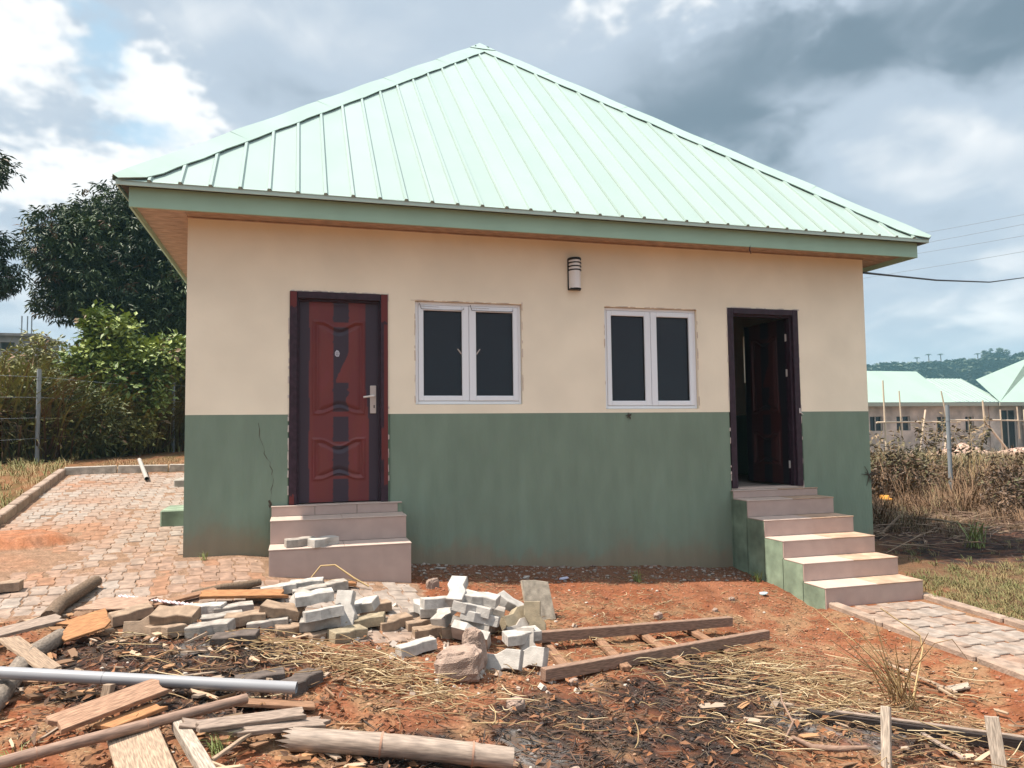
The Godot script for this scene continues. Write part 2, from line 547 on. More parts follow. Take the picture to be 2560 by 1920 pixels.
	for s in [[Vector3(-EO, YE - 0.045, EO - 0.012), Vector3(HX + EO, YE + 0.006, EO)], [Vector3(-EO, YE - 0.045, -HZ - EO), Vector3(HX + EO, YE + 0.006, -HZ - EO + 0.012)], [Vector3(-EO, YE - 0.045, -HZ - EO + 0.012), Vector3(-EO + 0.012, YE + 0.006, EO - 0.012)], [Vector3(HX + EO - 0.012, YE - 0.045, -HZ - EO + 0.012), Vector3(HX + EO, YE + 0.006, EO - 0.012)]]:
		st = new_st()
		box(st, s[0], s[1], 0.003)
		obj("eave_flashing", st, mats.flash_eave_lifted, house)
	# roof: four slopes of ribbed sheets that run up to the hips
	var top := Vector3(HX / 2.0, APEX, -HZ / 2.0)
	var corners := [Vector3(-EO, YE, EO), Vector3(HX + EO, YE, EO), Vector3(HX + EO, YE, -HZ - EO), Vector3(-EO, YE, -HZ - EO)]
	var decking := new_st()
	for k in 4:
		var p: Vector3 = corners[k]
		var q: Vector3 = corners[(k + 1) % 4]
		var along := (q - p).normalized()
		var width := (q - p).length()
		var mid := (p + q) / 2.0
		var up := (top - mid).normalized()
		var nrm := along.cross(up).normalized()
		if nrm.y < 0.0:
			nrm = -nrm
		poly(decking, PackedVector3Array([p - nrm * 0.06, q - nrm * 0.06, top - nrm * 0.06]), -nrm)
		var slope := (top - mid).length()
		var cnt := 35
		for i in cnt:
			var u0 := width * i / cnt
			var u1 := width * (i + 1) / cnt
			var reach := func(u): return slope * (1.0 - absf(u - width / 2.0) / (width / 2.0))
			var rib := 0.021
			var cut := [[u0, 0.0], [u0 + 0.006, rib], [u0 + 0.030, rib], [u0 + 0.042, 0.0], [u1, 0.0]]
			var s2 := new_st()
			var lift := 0.002 * (i % 3)
			for j in cut.size() - 1:
				var ua: float = cut[j][0]
				var ub: float = cut[j + 1][0]
				var la := maxf(0.0, reach.call(ua) - 0.10)
				var lb := maxf(0.0, reach.call(ub) - 0.10)
				if la + lb <= 0.02:
					continue
				var A: Vector3 = p + along * ua + nrm * (cut[j][1] + lift) + up * -0.01
				var Bq: Vector3 = p + along * ub + nrm * (cut[j + 1][1] + lift) + up * -0.01
				poly(s2, PackedVector3Array([A, Bq, Bq + up * lb, A + up * la]), nrm)
				if cut[j][1] + cut[j + 1][1] > 0.03:      # closed foot of the rib
					poly(s2, PackedVector3Array([A, Bq, p + along * ub - up * 0.01, p + along * ua - up * 0.01]), -up)
			obj("roof_sheet", s2, mats["roof%d" % [(i * 7 + k) % 3]], house)
		# hip cap: two folded strips over the hip from corner to top, lapped in lengths
		var hip := (top - p).normalized()
		var prev: Vector3 = corners[(k + 3) % 4]
		var al2 := (p - prev).normalized()
		var up2 := (top - (p + prev) / 2.0).normalized()
		var n2 := al2.cross(up2).normalized()
		if n2.y < 0.0:
			n2 = -n2
		var side1 := (along - hip * along.dot(hip)).normalized()
		var side2 := (-al2 + hip * al2.dot(hip)).normalized()
		var ridge := (nrm + n2).normalized()
		var L := (top - p).length()
		st = new_st()
		var pieces := 5
		for i in pieces:
			var parts := 9
			for j in parts:
				var s0 := L * (i + float(j) / parts) / pieces
				var s1 := L * (i + float(j + 1) / parts) / pieces
				var lapped := 0.004 * (1.0 - float(j) / parts)
				var w0 := 0.21 + 0.006 * sin(s0 * 9.0 + k)
				var w1 := 0.21 + 0.006 * sin(s1 * 9.0 + k)
				var h0 := 0.046 + lapped + 0.005 * sin(s0 * 5.0)
				var h1 := 0.046 + lapped + 0.005 * sin(s1 * 5.0)
				w0 = minf(w0, 0.03 + s0 * 0.9)
				w1 = minf(w1, 0.03 + s1 * 0.9)
				var c0: Vector3 = p + hip * s0 + ridge * h0
				var c1: Vector3 = p + hip * s1 + ridge * h1
				for sd in [[side1, nrm], [side2, n2]]:
					var e0: Vector3 = p + hip * s0 + sd[0] * w0 + sd[1] * (0.027 + 0.002 * sin(s0 * 13.0))
					var e1: Vector3 = p + hip * s1 + sd[0] * w1 + sd[1] * (0.027 + 0.002 * sin(s1 * 13.0))
					poly(st, PackedVector3Array([c0, c1, e1, e0]), sd[1])
					poly(st, PackedVector3Array([e0, e1, e1 - sd[1] * 0.010, e0 - sd[1] * 0.010]), sd[0])
		obj("hip_cap", st, mats.flash, house)
	obj("roof_lining", decking, mats.inner, house)
	st = new_st()
	for v in [[Vector3(0.24, 0, 0.25), 0], [Vector3(-0.24, 0, 0.25), 1], [Vector3(-0.24, 0, -0.25), 2], [Vector3(0.24, 0, -0.25), 3]]:
		var nx = [Vector3(-0.24, 0, 0.25), Vector3(-0.24, 0, -0.25), Vector3(0.24, 0, -0.25), Vector3(0.24, 0, 0.25)][v[1]]
		poly(st, PackedVector3Array([top + Vector3(0, 0.068, 0), top + v[0] * 0.9 + Vector3(0, -0.145, 0), top + nx * 0.9 + Vector3(0, -0.145, 0)]), v[0] + nx + Vector3.UP)
	obj("apex_cap", st, mats.flash, house)
	build_doors(house)
	build_window(house, 2.18, 3.33, 0.975, 2.05, true)
	build_window(house, 4.29, 5.44, 0.92, 2.06, false)
	# hairline crack in the green plaster
	st = new_st()
	var way := [Vector2(0.655, 0.80), Vector2(0.668, 0.74), Vector2(0.665, 0.67), Vector2(0.70, 0.585), Vector2(0.718, 0.53), Vector2(0.709, 0.505), Vector2(0.742, 0.45), Vector2(0.77, 0.42), Vector2(0.764, 0.385), Vector2(0.79, 0.34), Vector2(0.782, 0.30), Vector2(0.80, 0.257), Vector2(0.793, 0.20), Vector2(0.776, 0.15), Vector2(0.783, 0.12), Vector2(0.770, 0.05)]
	for i in way.size() - 1:
		var w := 0.0019 + 0.0014 * sin(i * 1.7)
		var u: Vector2 = (way[i + 1] - way[i]).orthogonal().normalized() * w
		poly(st, PackedVector3Array([Vector3(way[i].x - u.x, way[i].y - u.y, 0.0015), Vector3(way[i].x + u.x, way[i].y + u.y, 0.0015), Vector3(way[i + 1].x + u.x, way[i + 1].y + u.y, 0.0015), Vector3(way[i + 1].x - u.x, way[i + 1].y - u.y, 0.0015)]), Vector3.BACK)
	for v in [Vector2(0.765, 0.04), Vector2(0.775, 0.02), Vector2(0.77, 0.0)]:
		slab(st, Transform3D(rot(0, 0, 20), Vector3(v.x, v.y, 0.001)), Vector3(0.022, 0.03, 0.004), 0.0015)
	obj("wall_crack", st, mats.crack, house)

func build_doors(house: Node3D):
	for which in 2:
		var x0 := 0.94 if which == 0 else 5.84
		var fr := new_st()
		var w := 0.96
		for b in [[0.0, 0.075, 0.0, 2.1], [w - 0.075, w, 0.0, 2.1], [0.075, w - 0.075, 2.03, 2.1]]:
			box(fr, Vector3(x0 + b[0], b[2] + (0.0 if b[2] == 0.0 else 0.0), -0.14), Vector3(x0 + b[1], b[3], 0.016), 0.005)
			if b[2] == 0.0:
				var xa: float = x0 + (0.052 if b[0] == 0.0 else w - 0.095)
				box(fr, Vector3(xa, 0.0, -0.10), Vector3(xa + 0.043, 2.05, -0.028), 0.004)
		box(fr, Vector3(x0 + 0.095, 2.008, -0.10), Vector3(x0 + w - 0.095, 2.05, -0.028), 0.004)
		var frame := obj("door_frame", fr, mats.frame_dark, house)
		if which == 0:      # patches of bare red where the dark film has come off the frame
			var pt := new_st()
			for r in [[0.004, 0.066, 1.93, 2.096], [w - 0.068, w - 0.003, 1.80, 2.097], [w - 0.040, w - 0.003, 0.15, 1.80], [0.006, 0.05, 0.003, 0.11], [w - 0.066, w - 0.036, 0.4, 0.75]]:
				var pts := PackedVector2Array()
				for i in 9:
					pts.append(Vector2(r[0] + (r[1] - r[0]) * i / 8.0, r[2] + (0.03 * rng.randf() if r[2] > 0.1 else 0.0)))
				for i in 9:
					pts.append(Vector2(r[1] - (r[1] - r[0]) * i / 8.0, r[3] - (0.03 * rng.randf() if r[3] < 2.0 else 0.0)))
				prism(pt, Transform3D(Basis(Vector3.RIGHT, Vector3.BACK, Vector3.DOWN), Vector3(x0, 0, 0.0165)), PackedVector2Array(Array(pts).map(func(v): return Vector2(v.x, -v.y))), 0.0, 0.0012)
			obj("bare_patch", pt, mats.door_red, frame)
		var chips := new_st()      # pale plaster torn along the edges of the frame
		for i in 46:
			var t := rng.randf()
			var c := Vector3.ZERO
			var s := Vector3(0.010 + 0.012 * rng.randf(), 0.02 + 0.07 * rng.randf(), 0.006)
			var sel := rng.randf()
			if sel < 0.4:
				c = Vector3(x0 - 0.004, 2.1 * t, 0.003)
			elif sel < 0.62:
				c = Vector3(x0 + w + 0.004, 2.1 * t, 0.003)
			else:
				c = Vector3(x0 + w * t, 2.103, 0.003)
				s = Vector3(s.y, s.x, s.z)
			slab(chips, Transform3D(rot(0, 0, rng.randf_range(-4, 4)), c), s, 0.002)
		obj("torn_plaster", chips, mats.chip, frame)
		# the leaf: pressed steel with two curved panels
		var leaf := new_st()
		var lw := 0.79
		var lh := 2.0
		var panel := func(x, y, xa, xb, ya, yb):      # signed distance-like value, > 0 inside the curved panel
			var t: float = (x - xa) / (xb - xa) * 2.0 - 1.0
			var bow := 0.5 + 0.5 * cos(PI * clampf(t / 0.75, -1.0, 1.0))
			return minf(minf(x - xa, xb - x), minf(yb - 0.07 * bow - y, y - ya - 0.055 * bow))
		var height := func(x, y):
			var d: float = maxf(panel.call(x, y, 0.15, 0.64, 0.88, 1.80), panel.call(x, y, 0.15, 0.64, 0.23, 0.62))
			var r := exp(-pow((d - 0.0) / 0.012, 2.0)) * 0.012
			var groove := exp(-pow((d - 0.034) / 0.013, 2.0)) * -0.011
			return r + groove + (0.006 * smoothstep(0.05, 0.08, d))
		var nx := 90
		var ny := 200
		var red := Color(0.145, 0.024, 0.022)
		var film := Color(0.032, 0.016, 0.028)
		var V := []
		for j in ny + 1:
			var row := []
			for i in nx + 1:
				var x := lw * i / nx
				var y := lh * j / ny
				var h: float = height.call(x, y)
				var hx: float = (height.call(x + 0.003, y) - h) / 0.003
				var hy: float = (height.call(x, y + 0.003) - h) / 0.003
				var dark := x < 0.105 + 0.004 * sin(y * 9.0) or x > 0.655 + 0.03 * smoothstep(1.2, 0.8, y)
				var s := 0.335
				var e := 0.49
				if y > 1.13 and y < 1.52:
					e = lerpf(0.36, 0.49, clampf((y - 1.2) / 0.30, 0, 1)) if y > 1.18 else 0.49
				if y > 0.93 and y < 1.13:
					e = 0.50 - 0.04 * absf(sin((y - 0.93) * 21.0))
				var gap := (y > 1.74 and y < 1.80) or (y > 0.845 and y < 0.895) or (y > 0.555 and y < 0.60) or (y > 0.22 and y < 0.26)
				e += 0.006 * n_fine.get_noise_2d(y * 900.0, 3.0)
				s += 0.005 * n_fine.get_noise_2d(y * 900.0, 33.0)
				if x > s and x < e and not gap:
					dark = true
				var col := film if dark else red * (1.0 + 0.18 * n_tone.get_noise_2d(x * 300.0, y * 100.0))
				col.a = 1.0
				row.append([Vector3(x, y, h), Vector3(-hx, -hy, 1).normalized(), col])
			V.append(row)
		for j in ny:
			for i in nx:
				for q in [[0, 2, 1], [0, 3, 2]]:
					var c := [V[j][i], V[j][i + 1], V[j + 1][i + 1], V[j + 1][i]]
					for m in q:
						leaf.set_color(c[m][2]); leaf.set_normal(c[m][1]); leaf.add_vertex(c[m][0])
		leaf.index()
		var face := leaf.commit()
		var lm: Material = mats.leaf
		var parent := Node3D.new()
		if which == 0:
			parent.position = Vector3(x0 + 0.085, 0.012, -0.052)
		else:
			parent.position = Vector3(x0 + w - 0.082, 0.012, -0.12)
			parent.rotation.y = deg_to_rad(-92.0)
			parent.scale = Vector3(-1, 1, 1)
			parent.scale = Vector3.ONE
		put(parent, "door_leaf", house)
		if which == 0:
			node("leaf_face", face, lm, parent)
		else:
			# opens inwards on the far jamb; the leaf runs back into the room
			parent.rotation.y = deg_to_rad(90.0 + 2.5)
			var o := node("leaf_face", face, mats.leaf_in_dimmed, parent)
			o.position = Vector3(0.79, 0, -0.022)
			o.rotation.y = PI
			var o2 := node("leaf_face", face, mats.leaf_in_dimmed, parent)
			o2.position = Vector3(0, 0, 0.022)
		var slabm := new_st()
		if which == 0:
			box(slabm, Vector3(0, 0, -0.05), Vector3(lw, lh, -0.013))
		else:
			box(slabm, Vector3(0, 0, -0.0085), Vector3(lw, lh, 0.0085))
		obj("leaf_core", slabm, mats.frame_dark, parent)
		if which == 0:
			var hd := new_st()
			box(hd, Vector3(0.700, 0.875, 0.001), Vector3(0.762, 1.157, 0.012), 0.004)
			obj("handle_plate", hd, mats.nickel, parent)
			hd = new_st()
			tube(hd, [Vector3(0.738, 1.05, 0.01), Vector3(0.738, 1.05, 0.05), Vector3(0.728, 1.05, 0.058), Vector3(0.70, 1.047, 0.06), Vector3(0.63, 1.038, 0.058)], [0.011, 0.010, 0.011, 0.011, 0.009], 10)
			obj("handle", hd, mats.nickel_pale, parent)
			hd = new_st()
			slab(hd, Transform3D(Basis(), Vector3(0.741, 0.945, 0.0125)), Vector3(0.012, 0.03, 0.002), 0.001)
			obj("keyhole", hd, mats.black, parent)
			hd = new_st()
			var hexa := PackedVector2Array()
			for i in 7:
				hexa.append(Vector2(cos(TAU * i / 7.0) * 0.025, sin(TAU * i / 7.0) * 0.033 * (1.0 + 0.15 * (i % 2))))
			prism(hd, Transform3D(Basis(Vector3.RIGHT, Vector3.BACK, Vector3.DOWN), Vector3(0.375, 1.478, 0.0075)), hexa, 0.0, 0.002)
			obj("sticker", hd, mats.sticker, parent)
			hd = new_st()
			for l in [[-0.012, 0.012, 0.001, 0.002], [0.001, 0.012, 0.013, 0.005], [-0.012, -0.003, -0.001, -0.013], [0.003, -0.002, 0.013, -0.010], [-0.006, -0.014, 0.008, -0.016]]:
				tube(hd, [Vector3(0.375 + l[0], 1.478 + l[1], 0.0098), Vector3(0.375 + l[2], 1.478 + l[3], 0.0098)], [0.0018, 0.0018], 4)
			obj("sticker_scribble", hd, mats.black, parent)
		else:
			for y in [1.78, 1.352, 0.25]:
				var hg := new_st()
				tube(hg, [Vector3(x0 + w - 0.088, y - 0.045, -0.118), Vector3(x0 + w - 0.088, y + 0.045, -0.118)], [0.011, 0.011], 10)
				box(hg, Vector3(x0 + w - 0.100, y - 0.04, -0.119), Vector3(x0 + w - 0.096, y + 0.04, -0.10 + 0.01))
				obj("hinge", hg, mats.nickel_pale, frame)
			var sk := new_st()
			box(sk, Vector3(x0 + w - 0.028, 0.86, 0.015), Vector3(x0 + w - 0.012, 0.92, 0.019), 0.001)
			tube(sk, [Vector3(x0 + w - 0.01, 0.87, 0.018), Vector3(x0 + w + 0.018, 0.845, 0.022)], [0.005, 0.004], 6)
			obj("strike_plate", sk, mats.nickel_pale, frame)
		var sill := new_st()
		box(sill, Vector3(x0 + 0.002, -0.02, -0.199), Vector3(x0 + w - 0.002, 0.0, 0.0), 0.002)
		obj("threshold", sill, mats.tile_a, house)

func build_window(house: Node3D, x0: float, x1: float, y0: float, y1: float, used: bool):
	var zf := -0.035
	var st := new_st()
	var f := 0.036
	for b in [[x0 + 0.003, y0 + 0.003, x0 + f, y1 - 0.003], [x1 - f, y0 + 0.003, x1 - 0.003, y1 - 0.003], [x0 + f, y1 - f, x1 - f, y1 - 0.003], [x0 + f, y0 + 0.003, x1 - f, y0 + f]]:
		box(st, Vector3(b[0], b[1], zf - 0.07), Vector3(b[2], b[3], zf), 0.004)
	var frame := obj("window", st, mats.upvc, house)
	if used:
		frame.set_meta("label", "white window with dark tinted panes and torn film along its top rail")
	var xm := (x0 + x1) / 2.0
	for k in 2:
		var a := (x0 + f + 0.002) if k == 0 else xm + 0.0015
		var b := (xm - 0.0015) if k == 0 else x1 - f - 0.002
		var s2 := new_st()
		var w := 0.054
		var m := 0.010 if k == 1 else 0.006
		var sa := a
		var sb := b
		var c := y0 + f + 0.002
		var d := y1 - f - 0.002
		var wl := w if k == 0 else w + 0.02
		var wr := w if k == 1 else w + 0.02
		for q in [[sa, c, sa + wl, d], [sb - wr, c, sb, d], [sa + wl, d - w, sb - wr, d], [sa + wl, c, sb - wr, c + w]]:
			box(s2, Vector3(q[0], q[1], zf - 0.055), Vector3(q[2], q[3], zf + m), 0.005)
		var sash := obj("sash", s2, mats.upvc, frame)
		var gl := new_st()
		box(gl, Vector3(sa + wl - 0.004, c + w - 0.004, zf - 0.030), Vector3(sb - wr + 0.004, d - w + 0.004, zf - 0.024))
		obj("pane", gl, mats.glass, frame)
		var gk := new_st()      # black gasket round the pane
		var g0 := sa + wl
		var g1 := sb - wr
		for q in [[g0, c + w, g0 + 0.006, d - w], [g1 - 0.006, c + w, g1, d - w], [g0 + 0.006, d - w - 0.008, g1 - 0.006, d - w], [g0 + 0.006, c + w, g1 - 0.006, c + w + 0.006]]:
			box(gk, Vector3(q[0], q[1], zf - 0.024), Vector3(q[2], q[3], zf - 0.012))
		obj("gasket", gk, mats.black, frame)
		if used:
			var lt := new_st()
			var px := (g1 - 0.022) if k == 0 else (g0 + 0.028)
			var py := (y0 + y1) / 2.0 + 0.02
			tube(lt, [Vector3(px - (0.022 if k == 0 else -0.020), py + 0.030, zf - 0.018), Vector3(px + (0.022 if k == 0 else -0.020), py - 0.026, zf - 0.018)], [0.006, 0.0075], 6)
			obj("latch", lt, mats.nickel, frame)
			var fm := new_st()
			var fy := d - 0.028
			tube(fm, [Vector3(sa + 0.012, d + 0.016, zf + 0.014), Vector3(sa + 0.03, fy - 0.016, zf + 0.018)], [0.0035, 0.0028], 5)
			tube(fm, [Vector3(sa + 0.03, fy - 0.014, zf + 0.016), Vector3((sa + sb) / 2.0, fy - 0.018, zf + 0.019), Vector3(sb - 0.08, fy - 0.016, zf + 0.017), Vector3(sb - 0.055, fy - 0.008, zf + 0.017), Vector3(sb - 0.055, fy + 0.012, zf + 0.016)], [0.0025, 0.0032 if k == 1 else 0.002, 0.003, 0.003, 0.002], 5)
			tube(fm, [Vector3(sa + 0.03, fy + 0.014, zf + 0.016), Vector3((sa + sb) / 2.0 - 0.05, fy + 0.010, zf + 0.017)], [0.0015, 0.0012], 5)
			obj("torn_film", fm, mats.film_dark, frame)
	# ragged plaster round the opening
	var ch := new_st()
	for i in 34:
		var t := rng.randf()
		var c := Vector3.ZERO
		var s := Vector3(0.03 + 0.08 * rng.randf(), 0.006 + 0.008 * rng.randf(), 0.004)
		var sel := rng.randf()
		if sel < 0.55:
			c = Vector3(lerpf(x0, x1, t), y1 + 0.004, 0.001)
		elif sel < 0.8:
			c = Vector3(x1 + 0.004, lerpf(y0, y1, t), 0.001)
			s = Vector3(s.y, s.x, s.z)
		else:
			c = Vector3(x0 - 0.003, lerpf(y0, y1, t), 0.001)
			s = Vector3(s.y, s.x, s.z)
		slab(ch, Transform3D(rot(0, 0, rng.randf_range(-3, 3)), c), s, 0.0015)
	obj("torn_plaster", ch, mats.chip2, frame)

func build_steps():
	# six risers at the open door, three at the closed one
	var t := thing("staircase", "long flight of tiled steps with green side wall under the open door", "steps")
	var xa := 5.82
	var xb := 6.96
	var fz := [0.05, 0.32, 0.63, 0.94, 1.25, 1.56]
	var ty := [-0.02, -0.11, -0.293, -0.468, -0.645, -0.822]
	flight(t, xa, xb, fz, ty, -1.25, 5)
	var s := thing("staircase", "short flight of dusty tiled steps in front of the closed red door", "steps")
	flight(s, 0.785, 2.03, [0.06, 0.38, 0.70], [0.0, -0.10, -0.315], -0.75, 3)

func flight(t: Node3D, xa: float, xb: float, fz: Array, ty: Array, foot: float, tiles: int):
	var side := new_st()
	for i in fz.size():
		var z0: float = 0.004 if i == 0 else fz[i - 1]
		box(side, Vector3(xa, foot, z0 + (0.0 if i == 0 else -0.02)), Vector3(xb, ty[i] - 0.012, fz[i] - 0.012))
	obj("side_wall", side, mats.stepgreen, t)
	for i in fz.size():
		var z0: float = 0.002 if i == 0 else fz[i - 1]
		var bot: float = foot if i == fz.size() - 1 else ty[i + 1]
		if fz.size() == 3 and i == 0:      # the sill of the closed door is faced with three short tiles
			for k in 3:
				var s0 := new_st()
				box(s0, Vector3(lerpf(xa, xb - 0.04, k / 3.0) + 0.002, bot + 0.001, fz[i] - 0.012), Vector3(lerpf(xa, xb - 0.04, (k + 1) / 3.0) - 0.002, ty[i] - 0.012, fz[i]), 0.002)
				obj("riser_tile", s0, mats.tile_b, t)
		else:
			var st := new_st()
			box(st, Vector3(xa + 0.002, bot + 0.001, fz[i] - 0.012), Vector3(xb - 0.002, ty[i] - 0.012, fz[i]), 0.002)
			obj("riser_tile", st, mats.tile_b, t)
		var joints := [0.0, 0.52, 1.0]
		for k in 2:
			var s2 := new_st()
			box(s2, Vector3(lerpf(xa - 0.004, xb + 0.004, joints[k]) + 0.001, ty[i] - 0.012, z0 + 0.001), Vector3(lerpf(xa - 0.004, xb + 0.004, joints[k + 1]) - 0.001, ty[i], fz[i] + 0.005), 0.003)
			obj("tread_tile", s2, mats.tile_a if (k == 0 or fz.size() == 3) else mats.tile_orange, t)

# ------------------------------------------------------------------ pavers
func paver_outline(L: float, W: float, d: float) -> PackedVector2Array:
	var p := PackedVector2Array()
	var a := L * 0.12
	for q in [[-L / 2, d], [-a, d], [a, -d], [L / 2, -d]]:
		p.append(Vector2(q[0], q[1] - W / 2))
	for q in [[L / 2, -d], [a, -d], [-a, d], [-L / 2, d]]:
		p.append(Vector2(q[0], q[1] + W / 2))
	return p

func paver_mesh(L: float, W: float, H: float, d: float, bev: float) -> ArrayMesh:
	var st := new_st()
	prism(st, Transform3D(), paver_outline(L, W, d), -H / 2, H / 2, bev)
	return st.commit()

func build_pavement():
	var yard := Node3D.new()
	put(yard, "pavement")
	yard.set_meta("kind", "structure")
	var walk := Node3D.new()
	put(walk, "path")
	walk.set_meta("kind", "structure")
	var L := 0.25
	var W := 0.125
	var meshes := [paver_mesh(L - 0.009, W - 0.005, 0.07, 0.012, 0.006), paver_mesh(L - 0.011, W - 0.006, 0.07, 0.012, 0.007), paver_mesh(L - 0.008, W - 0.005, 0.07, 0.011, 0.005)]
	var eye := Vector3(1.01, 0.71, 7.61)
	var all := []
	var tw := deg_to_rad(5.0)
	for r in range(-40, 40):
		for c in range(-34, 16):
			var u: float = r * W
			var v: float = (c + [0.0, 0.13, 0.02, 0.15][posmod(r, 4)]) * L
			var x := u * cos(tw) + v * sin(tw)
			var z := -u * sin(tw) + v * cos(tw)
			if paved(x, z) < 0.5 or x < kerb_x(z) + 0.12 or z < -6.85:
				continue
			if z < 0.06 and x > -0.02:
				continue
			if x > 0.72 and x < 2.08 and z < 0.76:
				continue
			if mound(x, z) > 0.045:
				continue
			var y := land(x, z)
			var gx := land(x + 0.1, z) - land(x - 0.1, z)
			var gz := land(x, z + 0.1) - land(x, z - 0.1)
			var b := Basis(Quaternion(Vector3.UP, Vector3(-gx, 0.2, -gz).normalized())) * rot(90.0 + rad_to_deg(tw) + rng.randf_range(-1.2, 1.2), rng.randf_range(-1.6, 1.6), rng.randf_range(-1.2, 1.2))
			var o := Vector3(x, y - 0.035 + rng.randf_range(-0.005, 0.004), z)
			all.append([o.distance_to(eye), Transform3D(b, o), 0])
	place_pavers(yard, all, 225, meshes)
	all = []
	for r in range(-5, 6):
		for c in range(0, 15):
			var u: float = 6.44 + r * W
			var z: float = 1.70 + (c + [0.0, 0.13, 0.02, 0.15][posmod(r, 4)]) * L
			if u < 5.98 or u > 6.92:
				continue
			all.append([Vector3(u, -1.0, z).distance_to(eye), Transform3D(rot(90.0 + rng.randf_range(-1.2, 1.2), rng.randf_range(-1.4, 1.4), rng.randf_range(-1, 1)), Vector3(u, path_y(z) - 0.035 + rng.randf_range(-0.004, 0.003), z)), 1])
	place_pavers(walk, all, 75, meshes)
	# kerbs of the walk and of the yard
	var kn := 0
	for s in [5.90, 7.0]:
		var k := thing("kerb", "concrete kerb with a red earth bank beside it, along the short path" if s < 6.0 else "grass-side concrete kerb of the short path below the open door", "kerb")
		for i in 4:
			var st := new_st()
			var z0 := (1.30 if s < 6 else 1.50) + i * 0.92
			slab(st, Transform3D(rot(rng.randf_range(-0.4, 0.4), rad_to_deg(0.035), 0), Vector3(s, path_y(z0 + 0.45) - 0.07, z0 + 0.455)), Vector3(0.10, 0.22, 0.905), 0.012)
			obj("kerbstone", st, mats.kerb, k)
	var yk := thing("kerb", "dirty pale kerb of concrete blocks at the edge of the paved yard", "kerb")
	for i in 10:
		var z0 := 1.0 - i * 0.79
		var p := Vector3(kerb_x(z0 - 0.4), land(kerb_x(z0 - 0.4), z0 - 0.4), z0 - 0.4)
		var st := new_st()
		slab(st, Transform3D(rot(7.5 + rng.randf_range(-1, 1), 3.0, rng.randf_range(-2, 2)), p + Vector3(0, 0.01, 0)), Vector3(0.11, 0.2, 0.775), 0.012)
		obj("kerbstone", st, mats.kerb, yk)
	var yb := thing("kerb", "row of whitish kerb blocks across the far end of the paved yard", "kerb")
	for i in 5:
		var x := -2.42 + i * 0.82
		var st := new_st()
		slab(st, Transform3D(rot(3.5 + rng.randf_range(-1, 1), 0, rng.randf_range(-1, 1)), Vector3(x, land(x, -6.95) + 0.03, -6.93 - 0.05 * i)), Vector3(0.80, 0.2, 0.11), 0.012)
		obj("kerbstone", st, mats.kerb_pale, yb)

func path_y(z: float) -> float:
	return -1.0 - 0.03 * (z - 1.56)

func place_pavers(parent: Node3D, all: Array, most: int, meshes: Array):
	all.sort_custom(func(a, b): return a[0] < b[0])
	var xfs := []
	var cols := []
	for i in all.size():
		var p: Vector3 = all[i][1].origin
		var v := n_tone.get_noise_2d(p.x * 55.0 + 7.0, p.z * 55.0) + rng.randf_range(-0.25, 0.25)
		if all[i][2] == 0:
			v += 1.1 * exp(-pow(Vector2((p.x + 1.5) / 1.2, (p.z + 0.3) / 1.3).length(), 2.0))
		var k := clampi(int((v + 0.55) * 3.6), 0, 4)
		if i < most:
			node("paver", meshes[i % 3], mats["pave%d" % k], parent).transform = all[i][1]
		else:
			xfs.append(all[i][1])
			cols.append([Color(0.345, 0.28, 0.235), Color(0.335, 0.255, 0.205), Color(0.33, 0.235, 0.18), Color(0.33, 0.21, 0.15), Color(0.33, 0.175, 0.105)][k])
	if xfs.size() > 0:
		scatter("far_paver_field", meshes[0], mats.pave_tint, xfs, cols, parent).set_meta("kind", "stuff")

# ------------------------------------------------------------------ loose pieces in the yard
var big_paver: ArrayMesh
func loose(label: String, x: float, z: float, up: float, yaw: float, pitch := 0.0, roll := 0.0, m := "loose0", group := "loose concrete pavers in the yard"):
	var o := node("loose_paver", big_paver, mats[m])
	o.transform = Transform3D(rot(yaw, pitch, roll), G(x, z, up))
	tag(o, label, "paver", group)

func board_outline(L: float, W: float, jag: float) -> PackedVector2Array:
	var p := PackedVector2Array()
	var n := 5
	for i in n:
		p.append(Vector2(-L / 2 + jag * rng.randf(), -W / 2 + W * (1.0 - float(i) / (n - 1))))
	p.append(Vector2(-L * 0.15, -W / 2 + jag * 0.1 * rng.randf()))
	for i in n:
		p.append(Vector2(L / 2 - jag * rng.randf(), -W / 2 + W * float(i) / (n - 1)))
	p.append(Vector2(L * 0.2, W / 2 - jag * 0.1 * rng.randf()))
	return p

func plank(called: String, label: String, cat: String, a: Vector3, b: Vector3, W: float, H: float, m: String, roll := 0.0, jag := 0.02, group := ""):
	var dir := (b - a).normalized()
	var z := dir.cross(Vector3.UP).normalized()
	var y := z.cross(dir).normalized()
	var bs := Basis(dir, y, z).rotated(dir, deg_to_rad(roll))
	var st := new_st()
	prism(st, Transform3D(), board_outline((b - a).length(), W, jag), -H / 2, H / 2, minf(0.003, H * 0.2))
	var mm: StandardMaterial3D = mats[m].duplicate()
	mm.uv1_offset = Vector3(rng.randf(), rng.randf(), rng.randf())
	var o := obj(called, st, mm)
	o.transform = Transform3D(bs, (a + b) / 2.0)
	tag(o, label, cat, group)
	return o

